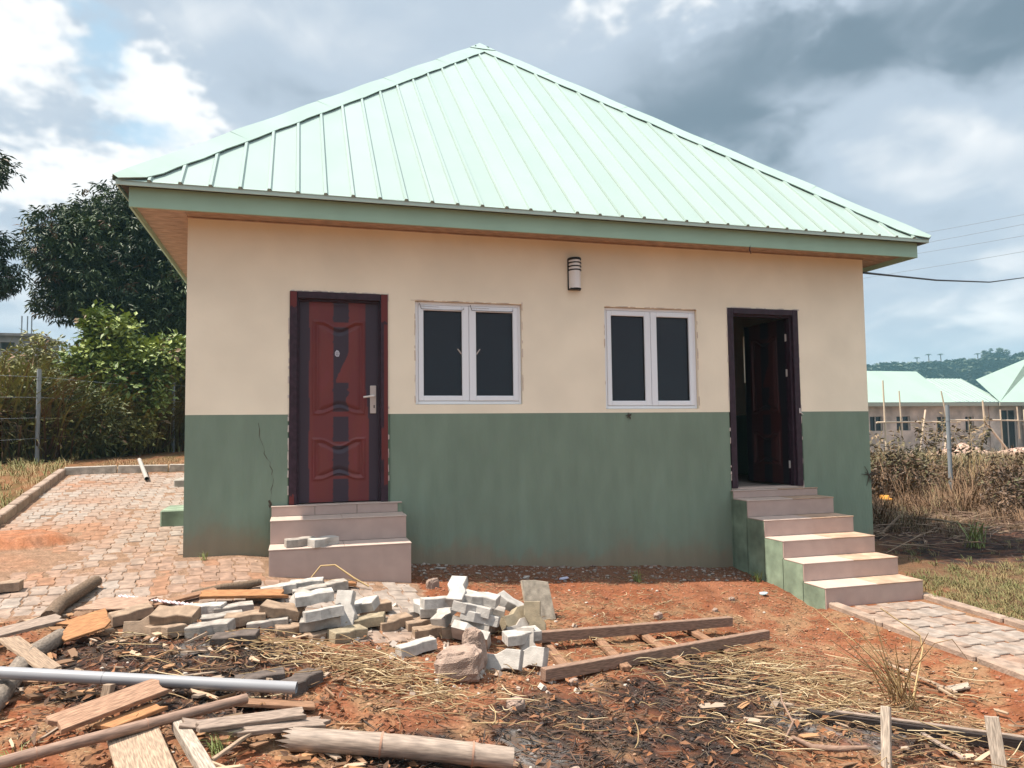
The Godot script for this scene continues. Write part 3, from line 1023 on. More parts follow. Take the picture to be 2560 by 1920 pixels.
func stick(called: String, label: String, cat: String, pts: Array, radii: Array, m: String, seg := 8, nodes := []):
	var t := Node3D.new()
	put(t, called)
	tag(t, label, cat)
	var st := new_st()
	tube(st, pts, radii, seg)
	obj("stem", st, mats[m], t)
	for k in nodes:
		var s := new_st()
		var L: Vector3 = pts[-1] - pts[0]
		var c: Vector3 = pts[0] + L * k
		var r: float = lerpf(radii[0], radii[-1], k)
		tube(s, [c - L.normalized() * r * 0.22, c - L.normalized() * r * 0.05, c + L.normalized() * r * 0.10, c + L.normalized() * r * 0.2], [r * 1.0, r * 1.075, r * 1.05, r * 0.99], seg, false)
		obj("node_ring", s, mats[m], t)
	return t

func build_loose():
	big_paver = paver_mesh(0.27, 0.125, 0.07, 0.021, 0.005)
	# pile by the short steps
	var q := "pavers heaped in front of the closed door"
	loose("white paver lying flat on top of the heap by the closed door", 1.14, 2.0, 0.23, 4, 3, 2, "loose0", q)
	loose("white paver at the heap's front, propped on another by the short steps", 1.20, 2.17, 0.17, 8, -10, 4, "loose0", q)
	loose("grey paver directly under the white one at the front of the closed-door heap", 1.18, 2.13, 0.09, -6, 2, 2, "loose1", q)
	loose("paver tipped steeply at the back of the closed-door heap", 1.02, 1.92, 0.13, 40, 8, 38, "loose1", q)
	loose("tan paver sloping sideways on the outer end of the closed-door heap", 0.92, 1.99, 0.13, -18, 6, -14, "loose2", q)
	loose("white paver standing on edge beside the top of the closed-door heap", 1.37, 1.92, 0.12, 65, 0, 62, "loose0", q)
	loose("pale paver leaning at the back corner of the closed-door heap", 1.47, 1.80, 0.11, -30, 14, 10, "loose0", q)
	loose("brownish paver flat on the pavement behind the closed-door heap", 1.60, 1.60, 0.04, 12, 0, 3, "loose2", q)
	loose("paver on the ground at the burnt-straw end of the closed-door heap", 0.83, 2.05, 0.035, -4, 0, 2, "loose1", q)
	loose("half-buried paver under the tan sloping one of the closed-door heap", 1.01, 2.10, 0.03, 10, 2, -3, "loose2", q)
	loose("brown paver at the bottom of the closed-door heap", 1.20, 2.16, 0.02, 30, 0, 0, "loose2", q)
	loose("greenish paver lying apart on the ground before the closed-door heap", 1.36, 2.22, 0.04, 24, 3, -5, "loose3", q)
	loose("paver bridging the gap behind the greenish one of the closed-door heap", 1.51, 1.95, 0.05, -12, 2, 5, "loose3", q)
	loose("tan paver lying alone between the two paver heaps", 1.72, 1.92, 0.04, 18, 2, 2, "loose2", q)
	for f in [["pale flat paver at the near corner of the low layer behind the heap", 0.88, 1.22, 8, "loose0"], ["pale flat paver of the low layer nearest the short steps", 1.10, 1.04, -6, "loose0"], ["flat paver ending the low layer beside a dry branch", 1.30, 1.06, 14, "loose1"], ["flat paver in the middle of the low layer behind the heap", 1.12, 1.24, 4, "loose1"], ["dusty flat paver of the low layer beside the orange board", 0.78, 1.36, -3, "loose2"]]:
		loose(f[0], f[1], f[2], 0.045, f[3], rng.randf_range(-3, 3), rng.randf_range(-3, 3), f[4], "low layer of pavers behind the heap")
	# taller pile
	q = "pavers heaped beside the grey board"
	loose("big white paver lying on the shoulder of the taller heap", 2.02, 2.16, 0.27, 6, -6, -3, "loose0", q)
	loose("white paver tilted up as the peak of the taller heap", 2.16, 2.12, 0.33, 58, 0, 26, "loose0", q)
	loose("white paver crosswise just below the peak of the taller heap", 2.31, 2.20, 0.30, -32, 4, -10, "loose0", q)
	loose("white paver under the crosswise one of the taller heap", 2.25, 2.24, 0.24, -28, -8, -12, "loose0", q)
	loose("white paver sloping down the middle of the taller heap's face", 2.30, 2.26, 0.18, -22, -12, -12, "loose0", q)
	loose("grey paver sloping out low on the taller heap's face", 2.24, 2.24, 0.12, -24, -18, -12, "loose1", q)
	loose("long white paver leaning at the foot of the taller heap's face", 2.22, 2.31, 0.08, -20, -52, -16, "loose0", q)
	loose("white paver turned end-on beside the taller heap's face", 2.09, 1.98, 0.13, 48, -6, 14, "loose0", q)
	loose("dusty paver half hidden behind the taller heap's end", 2.0, 1.66, 0.04, 0, 0, 0, "loose1", q)
	loose("small-looking white paver end sticking out behind the taller heap", 1.97, 1.80, 0.12, 84, 0, 4, "loose0", q)
	loose("tan paver flat on the ground under the taller heap's end", 1.93, 1.90, 0.035, 10, 2, 0, "loose2", q)
	loose("long tan paver on the ground at the taller heap's front edge", 1.97, 2.08, 0.035, 2, 0, 0, "loose2", q)
	loose("tan paver beside the long one under the taller heap's face", 2.18, 2.12, 0.04, -10, 0, 0, "loose2", q)
	loose("white paver tipped skywards between the taller heap and grey board", 2.66, 1.86, 0.17, -36, 0, -34, "loose0", q)
	loose("yellowish paver on edge, upper of two under the tipped white one", 2.62, 2.06, 0.13, 30, 60, 0, "loose3", q)
	loose("grey paver on edge, lower of two under the tipped white one", 2.63, 2.14, 0.06, 26, 52, 0, "loose1", q)
	loose("greenish paver standing upright against the grey board", 2.76, 2.12, 0.13, 70, 0, 76, "loose3", q)
	loose("white paver lying on a dark stone at the ladder's end", 2.55, 2.47, 0.13, 4, 4, 0, "loose0", q)
	loose("dark paver under the white one at the ladder's end", 2.58, 2.52, 0.06, 70, 0, 58, "loose1", q)
	loose("narrow white paver on its side near the ladder's end", 2.52, 2.70, 0.06, -42, 72, 4, "loose0", q)
	loose("white paver on its side lying apart beside the concrete lump", 2.31, 2.80, 0.05, -36, 66, 0, "loose0", q)
	loose("white paver alone on dry straw between heap and concrete lump", 1.80, 2.47, 0.045, 12, -6, 4, "loose0", q)
	loose("dark paver deep behind the taller heap", 2.48, 1.96, 0.05, 12, 0, 0, "loose2", q)
	loose("shaded paver wedged at the back of the taller heap", 2.42, 1.98, 0.16, -20, 0, -14, "loose1", q)
	# by the plank litter
	q = "pavers among the broken planks"
	loose("dusty pink paver on the plank litter beside the thin board", -0.09, 1.78, 0.06, 24, 4, 4, "loose2", q)
	loose("brown paver tipped over another among the plank litter", 0.24, 2.1, 0.12, -22, 20, -8, "loose2", q)
	loose("brown paver on edge under the tipped one among the plank litter", 0.05, 2.04, 0.05, -8, 70, 0, "loose2", q)
	loose("short dark paver beside the burnt straw among the plank litter", 0.19, 2.16, 0.04, -60, 0, 6, "loose2", q)
	loose("pale grey paver between the plank litter and the closed-door heap", 0.47, 2.22, 0.045, -18, 2, 4, "loose1", q)
	loose("pale paver by the end of the pink twisted rod", 0.38, 1.76, 0.05, -14, 0, 0, "loose0", q)
	loose("pale paver under the orange board with cross cracks", 0.58, 1.74, 0.04, 6, 0, 0, "loose1", q)
	loose("sooty paver at the edge of the burnt ground", 0.64, 2.39, 0.03, -10, 3, 0, "loose4", q)
	loose("paver in the row at the edge of the closed-door heap", 0.68, 2.02, 0.04, -4, 2, 0, "loose2", q)
	loose("low grey paver between the pink rod and the heap", 0.52, 1.95, 0.03, 6, 0, 0, "loose1", q)
	loose("sooty paver beside the end of the grey pipe", 1.04, 3.10, 0.03, 40, 0, 0, "loose4", q)
	loose("charred paver under the burnt twigs by the grey pipe", 0.82, 3.05, 0.02, 5, 0, 0, "loose4", q)
	loose("pale square-ended paver alone on the dusty pavement", -1.20, 0.83, 0.05, 4, 0, 0, "loose2", q)
	# two left on the steps
	var o := node("loose_paver", big_paver, mats.loose1)
	o.transform = Transform3D(rot(10, 0, 0), Vector3(1.05, -0.315 + 0.036, 0.56))
	tag(o, "grey paver left on the short steps, end towards the wall crack", "paver", "pavers left on the short steps")
	o = node("loose_paver", big_paver, mats.loose0)
	o.transform = Transform3D(rot(28, 0, 0), Vector3(1.25, -0.315 + 0.036, 0.60))
	tag(o, "pale paver left on the short steps, nearest the middle of the tread", "paver", "pavers left on the short steps")
	# lump of broken concrete and lesser rubble
	lump("concrete_lump", "big broken lump of pink-grey concrete beside the taller paver heap", Vector3(2.0, 0, 2.92), Vector3(0.21, 0.15, 0.13), 5, 0.08, -22)
	lump("concrete_lump", "tall broken piece of concrete standing behind the lying lump", Vector3(2.13, 0, 2.80), Vector3(0.10, 0.20, 0.10), 8, 0.12, -10)
	lump("concrete_lump", "fist-sized concrete piece lying in straw below the ladder", Vector3(2.22, 0, 3.44), Vector3(0.07, 0.05, 0.06), 9, 0.03, 10)
	lump("concrete_lump", "pale stone in the dirt past the end of the bamboo", Vector3(2.28, 0, 4.2), Vector3(0.055, 0.04, 0.04), 15, 0.02, 0)
	lump("concrete_lump", "small grey stone at the ladder's near rail end", Vector3(2.72, 0, 3.03), Vector3(0.05, 0.028, 0.03), 12, 0.02, 20)
	lump("concrete_lump", "pale lump by the far rail of the ladder", Vector3(4.02, 0, 1.66), Vector3(0.055, 0.04, 0.04), 21, 0.02, 20)
	lump("concrete_lump", "tan stone on the bare earth below the open-door steps", Vector3(5.05, 0, 1.18), Vector3(0.04, 0.03, 0.03), 22, 0.01, 0)
	lump("concrete_lump", "flat tan stone on the earth between ladder and steps", Vector3(4.72, 0, 1.42), Vector3(0.045, 0.025, 0.03), 24, 0.01, 40)
	lump("concrete_lump", "yellow-brown stone under the end of the short steps by the wall", Vector3(2.20, 0, 0.85), Vector3(0.09, 0.08, 0.05), 26, 0.03, 30)
	# the ladder: two rails nailed across four rungs
	var lad := thing("wooden_ladder", "crude wooden ladder lying on the red earth", "ladder")
	for r in [[G(2.62, 2.38, 0.09), G(4.57, 1.93, 0.10)], [G(2.52, 3.02, 0.05), G(4.68, 2.28, 0.11)]]:
		ladpart(lad, "rail", r[0], r[1], 0.055, 0.075, "wood_dark")
	for r in [[G(2.78, 2.30, 0.03), G(2.74, 2.86, 0.03)], [G(3.23, 2.12, 0.03), G(3.15, 2.92, 0.02)], [G(3.65, 2.02, 0.03), G(3.63, 2.86, 0.02)], [G(4.13, 1.90, 0.04), G(4.17, 2.55, 0.03)]]:
		ladpart(lad, "rung", r[0], r[1], 0.07, 0.028, "wood_brown")
	# the grey pipe and poles
	var t := thing("pipe", "long grey plastic drain pipe lying across the burnt rubbish", "pipe")
	var st := new_st()
	var pa := G(-1.6, 2.74, 0.20)
	var pb := G(1.02, 3.36, 0.085)
	tube(st, [pa, pb], [0.0315, 0.0315], 24, false)
	tube(st, [pb, pa], [0.029, 0.029], 24, false)
	obj("pipe_wall", st, mats.pvc, t)
	var cut := pa.lerp(pb, 0.625)
	st = new_st()
	tube(st, [cut, cut + (pb - pa).normalized() * 0.003], [0.0319, 0.0319], 24, false)
	obj("score_line", st, mats.film_dark, t)
	t = thing("pipe", "short pale pipe propped over the far kerb of the yard", "pipe")
	st = new_st()
	tube(st, [Vector3(-1.78, land(-1.78, -7.6) + 0.16, -7.6), Vector3(-1.30, land(-1.30, -5.6) + 0.05, -5.6)], [0.035, 0.035], 14, false)
	tube(st, [Vector3(-1.30, land(-1.30, -5.6) + 0.05, -5.6), Vector3(-1.78, land(-1.78, -7.6) + 0.16, -7.6)], [0.03, 0.03], 14, false)
	obj("pipe_wall", st, mats.pipe_old, t)
	bamboo("bamboo_pole", "thick pale bamboo culm with a splintered end on the earth", [G(1.0, 3.90, 0.06), G(2.0, 4.13, 0.058)], 0.053, [0.41, 0.83], "bamboo", true)
	bamboo("bamboo_pole", "thin pinkish bamboo pole lying across the broken planks", [G(-1.0, 4.5, 0.12), G(0.78, 3.585, 0.13)], 0.026, [0.30, 0.55, 0.77], "bamboo_pink", false)
	stick("log", "rough brown log lying on the pavement, pointing away from the planks", "log", [G(-0.60, 1.78, 0.06), G(-0.62, 1.45, 0.065), G(-0.55, 1.0, 0.06), G(-0.52, 0.86, 0.06)], [0.055, 0.052, 0.05, 0.043], "bark", 10)
	stick("log", "grey log under the planks, passing beneath the grey pipe", "log", [G(-0.44, 2.10, 0.05), G(-0.50, 2.5, 0.055), G(-0.46, 3.12, 0.05), G(-0.44, 3.5, 0.05)], [0.05, 0.055, 0.055, 0.05], "bark_grey", 10)
	stick("log", "slim brown log between the pavement and the orange boards", "log", [G(0.24, 1.27, 0.03), G(0.45, 1.18, 0.035), G(0.60, 1.12, 0.035), G(0.73, 1.04, 0.045)], [0.022, 0.03, 0.034, 0.028], "bark", 8)
	stick("branch", "curved dark branch on the ash beside the upright stake", "branch", [G(3.54, 4.05, 0.02), G(3.62, 4.02, 0.045), G(3.68, 4.10, 0.04), G(3.80, 4.15, 0.05), G(3.97, 4.17, 0.06)], [0.006, 0.014, 0.017, 0.018, 0.012], "wood_dark", 8)
	stick("branch", "thin forked twig rising from the ash near the burnt beam", "branch", [G(3.56, 4.03, 0.03), G(3.74, 3.86, 0.06), G(3.80, 3.68, 0.12), G(3.86, 3.58, 0.16)], [0.006, 0.007, 0.006, 0.003], "wood_dark", 6)
	stick("branch", "dead branch in the cleared brush outside the house corner", "branch", [Vector3(8.6, -0.78, -0.8), Vector3(9.4, -0.62, -1.3), Vector3(10.0, -0.68, -1.2), Vector3(10.8, -0.85, -0.7)], [0.02, 0.024, 0.018, 0.008], "bark", 6)
	var rod := thing("twisted_rod", "thin pink and white twisted rod across the plank litter", "rod")
	st = new_st()
	for k in 2:
		var pts := []
		var rr := []
		for i in 60:
			var f := i / 59.0
			var c := G(-0.28, 1.23, 0.035).lerp(G(0.34, 1.72, 0.075), f)
			pts.append(c + Vector3(0.004 * cos(f * 60.0 + PI * k), 0.006 * sin(f * 60.0 + PI * k), -0.004 * cos(f * 60.0 + PI * k)))
			rr.append(0.0075)
		var s := new_st()
		tube(s, pts, rr, 6)
		obj("strand", s, mats.pinkrod if k == 0 else mats.upvc, rod)
	build_planks()

func ladpart(parent: Node3D, called: String, a: Vector3, b: Vector3, W: float, H: float, m: String):
	var dir := (b - a).normalized()
	var z := dir.cross(Vector3.UP).normalized()
	var st := new_st()
	prism(st, Transform3D(), board_outline((b - a).length(), W, 0.012), -H / 2, H / 2, 0.004)
	var o := obj(called, st, mats[m], parent)
	o.transform = Transform3D(Basis(dir, z.cross(dir).normalized(), z), (a + b) / 2.0)

func bamboo(called: String, label: String, ends: Array, r: float, nodes: Array, m: String, splintered: bool):
	var t := thing(called, label, "bamboo")
	var dir: Vector3 = (ends[1] - ends[0]).normalized()
	var sz := dir.cross(Vector3.UP).normalized()
	t.transform = Transform3D(Basis(dir, sz.cross(dir).normalized(), sz), ends[0])
	var L: float = (ends[1] - ends[0]).length()
	var pts := []
	var rr := []
	var n := 60
	for i in n + 1:
		var f := float(i) / n
		var k := r
		for q in nodes:
			k -= r * 0.07 * exp(-pow((f - q - 0.016) / 0.012, 2.0))
			k += r * 0.05 * exp(-pow((f - q + 0.012) / 0.03, 2.0))
		pts.append(Vector3(L * f, 0.012 * sin(f * PI) * (1.0 if splintered else 0.4), 0))
		rr.append(k * lerpf(1.0, 0.95, f))
	var st := new_st()
	tube(st, pts, rr, 18, false)
	var back: Array = pts.duplicate()
	back.reverse()
	var br: Array = rr.map(func(v): return v * 0.82)
	br.reverse()
	tube(st, back, br, 18, false)
	obj("culm", st, mats[m], t)
	for q in nodes:
		var i := int(q * n)
		var s := new_st()
		var c: Vector3 = pts[i]
		var d := Vector3.RIGHT
		tube(s, [c - d * r * 0.10, c - d * r * 0.03, c + d * r * 0.03, c + d * r * 0.10], [rr[i] * 1.0, rr[i] * 1.10, rr[i] * 1.09, rr[i] * 0.98], 18, false)
		obj("node_ring", s, mats.node_ring, t)
	var lip := new_st()
	for k in 18:
		var a0 := TAU * k / 18
		var a1 := TAU * (k + 1) / 18
		var e := Vector3(L, pts[n].y, 0)
		var u0: Vector3 = Vector3(0, cos(a0), sin(a0)) * rr[n]
		var u1: Vector3 = Vector3(0, cos(a1), sin(a1)) * rr[n]
		poly(lip, PackedVector3Array([e + u0, e + u1, e + u1 * 0.82, e + u0 * 0.82]), Vector3.RIGHT)
	obj("cut_rim", lip, mats[m], t)
	if splintered:
		var sp := new_st()
		for k in 14:
			var an := k * 0.45
			var o := Vector3(0, cos(an), sin(an)) * r * 0.91
			var W := Vector3(0, -sin(an), cos(an)) * r * 0.22
			var ln := 0.015 + 0.07 * pow(rng.randf(), 2.0)
			poly(sp, PackedVector3Array([o - W, o + W, o + W * 0.2 + Vector3(-ln, 0, 0)]), o)
		obj("splinter", sp, mats[m], t)

func lump(called: String, label: String, at: Vector3, s: Vector3, sd: int, up: float, yaw: float):
	var nn := FastNoiseLite.new()
	nn.seed = sd
	nn.frequency = 0.9
	nn.noise_type = FastNoiseLite.TYPE_CELLULAR
	var st := new_st()
	var R := 16
	var C := 24
	var pt := func(i, j):
		var th: float = PI * i / R
		var ph: float = TAU * (j % C) / C
		var d := Vector3(sin(th) * cos(ph), cos(th), sin(th) * sin(ph))
		var q := Vector3(signf(d.x) * pow(absf(d.x), 0.6), signf(d.y) * pow(absf(d.y), 0.6), signf(d.z) * pow(absf(d.z), 0.6))
		return q * s * (1.0 + 0.45 * nn.get_noise_3dv(d * 1.4) + 0.12 * nn.get_noise_3dv(d * 5.0))
	for i in R:
		for j in C:
			var p := PackedVector3Array([pt.call(i, j), pt.call(i, j + 1), pt.call(i + 1, j + 1)])
			var p2 := PackedVector3Array([pt.call(i, j), pt.call(i + 1, j + 1), pt.call(i + 1, j)])
			if i > 0: poly(st, p, p[0] + p[1] + p[2])
			if i < R - 1: poly(st, p2, p2[0] + p2[1] + p2[2])
	var o := obj(called, st, mats.lump)
	o.transform = Transform3D(rot(yaw, 0, 8), G(at.x, at.z, up))
	tag(o, label, "concrete lump" if s.x > 0.065 else "stone")

func build_planks():
	plank("plank", "weathered grey-pink plank sticking into view over the rough log", "plank", G(-1.05, 2.40, 0.09), G(-0.46, 1.95, 0.12), 0.12, 0.022, "wood_pale", 12, 0.05)
	plank("plywood_piece", "torn orange plywood piece with a jagged end", "plywood", G(-0.46, 2.16, 0.07), G(-0.16, 1.98, 0.12), 0.21, 0.014, "ply_orange", 20, 0.10)
	plank("plank", "cream board with one curled end, dipping to the grey pipe", "plank", G(-0.66, 2.38, 0.15), G(-0.30, 2.76, 0.05), 0.13, 0.016, "wood_cream", -10, 0.04)
	plank("plywood_piece", "thin pinkish sheet lying flat beside the rough log", "plywood", G(-0.46, 1.44, 0.05), G(0.02, 1.62, 0.08), 0.26, 0.010, "wood_pink", 6, 0.09)
	plank("plank", "reddish-brown board lying behind the pink rod", "plank", G(0.0, 1.52, 0.035), G(0.42, 1.25, 0.045), 0.075, 0.02, "wood_brown", 6, 0.02)
	plank("plank", "pale orange board with cross cracks lying on pavers", "plank", G(0.30, 1.50, 0.085), G(0.96, 1.45, 0.085), 0.13, 0.022, "ply_orange", 10, 0.06)
	plank("plank", "broad orange-to-grey plank lying below the grey pipe", "plank", G(-0.05, 3.70, 0.10), G(0.36, 3.32, 0.11), 0.135, 0.024, "wood_faded", 16, 0.03)
	plank("wood_block", "small square timber end standing between the pipe and broad plank", "wood block", G(0.07, 3.24, 0.0), G(0.085, 3.22, 0.10), 0.045, 0.045, "wood_cream", 20, 0.004)
	plank("plank", "orange board half hidden under the thin bamboo pole", "plank", G(0.14, 3.66, 0.035), G(0.37, 3.44, 0.05), 0.12, 0.018, "ply_orange", 0, 0.05)
	plank("plywood_piece", "wide pale board under the thin bamboo pole at the picture's edge", "plywood", G(0.28, 3.72, 0.06), G(0.46, 4.24, 0.045), 0.21, 0.016, "wood_cream", 4, 0.02)
	plank("plank", "narrow whitewashed timber beside the green weed", "plank", G(0.49, 3.74, 0.06), G(0.68, 4.22, 0.05), 0.06, 0.045, "wood_white", 0, 0.01)
	plank("plank", "grey plank with bent nails, upper of the pair above the bamboo culm", "plank", G(0.58, 3.88, 0.11), G(1.06, 3.73, 0.125), 0.075, 0.02, "wood_pale", 14, 0.02)
	plank("plank", "grey plank with a pointed end, lower of the pair above the bamboo culm", "plank", G(0.74, 3.87, 0.085), G(1.19, 3.74, 0.085), 0.09, 0.02, "wood_pale", 10, 0.07)
	plank("plank", "short dark-edged plank crossing the thin bamboo pole's end", "plank", G(0.50, 3.82, 0.085), G(0.80, 3.85, 0.075), 0.05, 0.022, "wood_pale", 24, 0.03)
	plank("lath", "pale splinter of wood in the shade under the paired planks", "lath", G(0.66, 4.03, 0.03), G(0.84, 3.86, 0.09), 0.022, 0.012, "wood_cream", 0, 0.02)
	plank("plank", "dark orange board lying under the end of the grey pipe", "plank", G(0.66, 3.36, 0.035), G(1.12, 3.43, 0.03), 0.085, 0.018, "wood_brown", 0, 0.04)
	plank("wood_block", "small orange wood scrap at the bamboo culm's foot", "wood block", G(1.22, 4.10, 0.015), G(1.36, 4.16, 0.02), 0.05, 0.02, "ply_orange", 0, 0.02)
	plank("wood_block", "orange wood scrap under the dry branch before the short steps", "wood block", G(1.30, 0.93, 0.04), G(1.52, 0.96, 0.04), 0.07, 0.03, "ply_orange", 0, 0.03)
	plank("stake", "whitish stake standing against the burnt beam beside the curved branch", "stake", G(4.00, 4.27, -0.06), G(4.105, 4.17, 0.285), 0.050, 0.022, "wood_white", -20, 0.004)
	plank("stake", "broader whitish stake standing at the far end of the burnt beam", "stake", G(4.675, 4.36, -0.08), G(4.71, 4.28, 0.27), 0.07, 0.022, "wood_white", -20, 0.004)
	plank("lath", "thin grey lath lying on ash between the two stakes", "lath", G(4.54, 3.96, 0.04), G(4.53, 4.26, 0.03), 0.026, 0.012, "wood_pale", 0, 0.01)
	plank("burnt_beam", "long burnt beam with a pale top edge behind the stakes", "beam", G(3.96, 3.70, 0.03), G(5.2, 4.12, 0.045), 0.05, 0.07, "charred", 0, 0.02)
	plank("lath", "pale strip forming the top of the burnt beam", "lath", G(4.10, 3.735, 0.074), G(5.18, 4.10, 0.088), 0.034, 0.010, "wood_pale", 0, 0.03)  # the beam's pale top, laid on as its own strip
	plank("lath", "bleached lath on the earth bank below the short path", "lath", G(5.34, 2.80, 0.05), G(5.42, 3.38, 0.03), 0.03, 0.012, "wood_cream", 0, 0.02)
	plank("wood_block", "flat whitish chip of wood on the bank below the short path", "wood block", G(5.44, 3.28, 0.02), G(5.55, 3.37, 0.03), 0.07, 0.012, "wood_white", 10, 0.02)
	# square board leaning on the taller heap
	var st := new_st()
	prism(st, Transform3D(), PackedVector2Array([Vector2(-0.125, 0.0), Vector2(0.125, 0.0), Vector2(0.12, -0.31), Vector2(0.0, -0.335), Vector2(-0.12, -0.345)]), 0.0, 0.028, 0.003)
	var o := obj("concrete_slab", st, mats.slab)
	o.transform = Transform3D(rot(8, 66, 0), G(2.94, 1.72, -0.02))
	tag(o, "square pale grey board leaning up at the end of the taller heap", "board")
	# scraps near the wall
	var sc := [["blue_scrap", "crumpled light blue plastic scrap on the earth near the long steps", 5.48, 1.06, 0.055, "plastic", "plastic scrap"], ["tile_chip", "bluish white tile chip on the earth below the wall lamp", 3.57, 0.53, 0.05, "chipblue", "tile chip"], ["tile_chip", "pale tile chip close to the wall beside the short steps", 2.40, 0.14, 0.06, "loose0", "tile chip"], ["tile_chip", "small white tile chip on the strip below the first window", 3.22, 0.40, 0.035, "loose0", "tile chip"], ["tile_chip", "white chip in the dirt near the taller heap's back", 2.75, 0.30, 0.03, "loose0", "tile chip"]]
	for s in sc:
		var pts := PackedVector2Array()
		for i in 7:
			pts.append(Vector2(cos(TAU * i / 7.0), 0.6 * sin(TAU * i / 7.0)) * s[4] * rng.randf_range(0.7, 1.2))
		st = new_st()
		prism(st, Transform3D(), pts, -0.004, 0.008, 0.002)
		o = obj(s[0], st, mats[s[5]])
		o.transform = Transform3D(rot(rng.randf_range(0, 360), 10, 8), G(s[2], s[3], 0.012))
		tag(o, s[1], s[6])

# ------------------------------------------------------------------ plants
func leaf_cluster(n: int, len: float, wid: float, spread: float, droop: float, sd: int) -> ArrayMesh:
	var r := RandomNumberGenerator.new()
	r.seed = sd
	var st := new_st()
	for i in n:
		var a := r.randf() * TAU
		var el := r.randf_range(-0.5, 0.9)
		var d := Vector3(cos(a) * cos(el), sin(el), sin(a) * cos(el))
		var base := d * spread * r.randf_range(0.1, 0.7) + Vector3(r.randf_range(-1, 1), r.randf_range(-1, 1), r.randf_range(-1, 1)) * spread * 0.25
		d = (d + Vector3(0, -droop, 0)).normalized()
		var side := d.cross(Vector3(r.randf_range(-0.4, 0.4), 1, r.randf_range(-0.4, 0.4))).normalized() * wid / 2.0 * r.randf_range(0.8, 1.2)
		var L := len * r.randf_range(0.7, 1.2)
		var nrm := side.cross(d).normalized()
		if nrm.y < 0.0: nrm = -nrm
		var m1 := base + d * L * 0.45 - nrm * L * 0.03
		var tip := base + d * L - nrm * L * 0.14
		poly(st, PackedVector3Array([base, m1 + side + nrm * wid * 0.12, tip]), nrm)
		poly(st, PackedVector3Array([base, m1 - side + nrm * wid * 0.12, tip]), nrm)
	return st.commit()

func tuft(n: int, h: float, w: float, spread: float, lean: float, sd: int) -> ArrayMesh:
	var r := RandomNumberGenerator.new()
	r.seed = sd
	var st := new_st()
	for i in n:
		var a := r.randf() * TAU
		var o := Vector3(cos(a), 0, sin(a)) * spread * sqrt(r.randf())
		var b := r.randf() * TAU
		var ln := Vector3(cos(b), 0, sin(b)) * lean * r.randf_range(0.3, 1.3)
		var H := h * r.randf_range(0.5, 1.1)
		var sd2 := Vector3(-sin(b + 0.6), 0, cos(b + 0.6)) * w / 2.0
		var p0 := o
		var p1 := o + Vector3(0, H * 0.55, 0) + ln * H * 0.3
		var p2 := o + Vector3(0, H * (0.95 - 0.35 * ln.length()), 0) + ln * H * 0.95
		var nn := sd2.cross(Vector3.UP).normalized()
		var up := (nn * (1.0 if nn.y >= 0.0 else -1.0) * 0.5 + Vector3.UP).normalized()
		tri(st, p0 - sd2, p0 + sd2, p1 + sd2 * 0.8, up, up, up)
		tri(st, p0 - sd2, p1 + sd2 * 0.8, p1 - sd2 * 0.8, up, up, up)
		tri(st, p1 - sd2 * 0.8, p1 + sd2 * 0.8, p2, up, up, up)
	return st.commit()

func leafmat(rough := 0.55, back := 0.35) -> StandardMaterial3D:
	var m := StandardMaterial3D.new()
	m.albedo_color = Color.WHITE
	m.vertex_color_use_as_albedo = true
	m.roughness = rough
	m.metallic_specular = 0.45
	m.backlight_enabled = true
	m.backlight = Color(back, back, back * 0.5)
	return m

func crown_points(lobes: Array, count: int, shell: float) -> Array:
	var vol := 0.0
	for l in lobes:
		vol += l[1].x * l[1].z + l[1].x * l[1].y
	var out := []
	for l in lobes:
		var k := int(count * (l[1].x * l[1].z + l[1].x * l[1].y) / vol)
		for i in k:
			var d := Vector3(rng.randfn(), rng.randfn(), rng.randfn()).normalized()
			var r := pow(rng.randf(), shell)
			r *= 1.0 + 0.25 * n_tone.get_noise_3d(d.x * 90.0 + l[0].x * 40.0, d.y * 90.0, d.z * 90.0)
			out.append([l[0] + d * r * l[1], d, r])
	return out

func tree(called: String, label: String, cat: String, group: String, base: Vector3, height: float, lobes: Array, count: int, mesh: Mesh, cols: Array, size: float, trunk_r: float):
	var t := thing(called, label, cat, group, base)
	var st := new_st()
	var topc := Vector3(0, height * 0.55, 0)
	tube(st, [Vector3.ZERO, Vector3(0.05, height * 0.2, 0), Vector3(-0.04, height * 0.4, 0.05), topc], [trunk_r * 1.3, trunk_r, trunk_r * 0.85, trunk_r * 0.6], 9)
	for l in lobes:
		var a: Vector3 = Vector3(0, height * rng.randf_range(0.22, 0.45), 0)
		var b: Vector3 = l[0]
		tube(st, [a, a.lerp(b, 0.5) + Vector3(0, 0.1 * height * 0.3, 0), b], [trunk_r * 0.5, trunk_r * 0.32, trunk_r * 0.1], 6)
	obj("trunk", st, mats.bark, t)
	var xfs := []
	var cc := []
	for p in crown_points(lobes, count, 0.42):
		var s := size * rng.randf_range(0.75, 1.25)
		var b := rot(rng.randf() * 360.0, rng.randf_range(-40, 40), rng.randf_range(-40, 40)).scaled(Vector3.ONE * s)
		xfs.append(Transform3D(b, p[0]))
		var k: float = clampf(0.5 + 0.9 * n_tone.get_noise_3d(p[0].x * 60.0, p[0].y * 60.0, p[0].z * 60.0) + rng.randf_range(-0.35, 0.35), 0, 1)
		var c: Color = cols[0].lerp(cols[1], k)
		if rng.randf() < 0.06:
			c = cols[2]
		cc.append(c)
	scatter("crown", mesh, mats.leaf_plant, xfs, cc, t).set_meta("kind", "stuff")

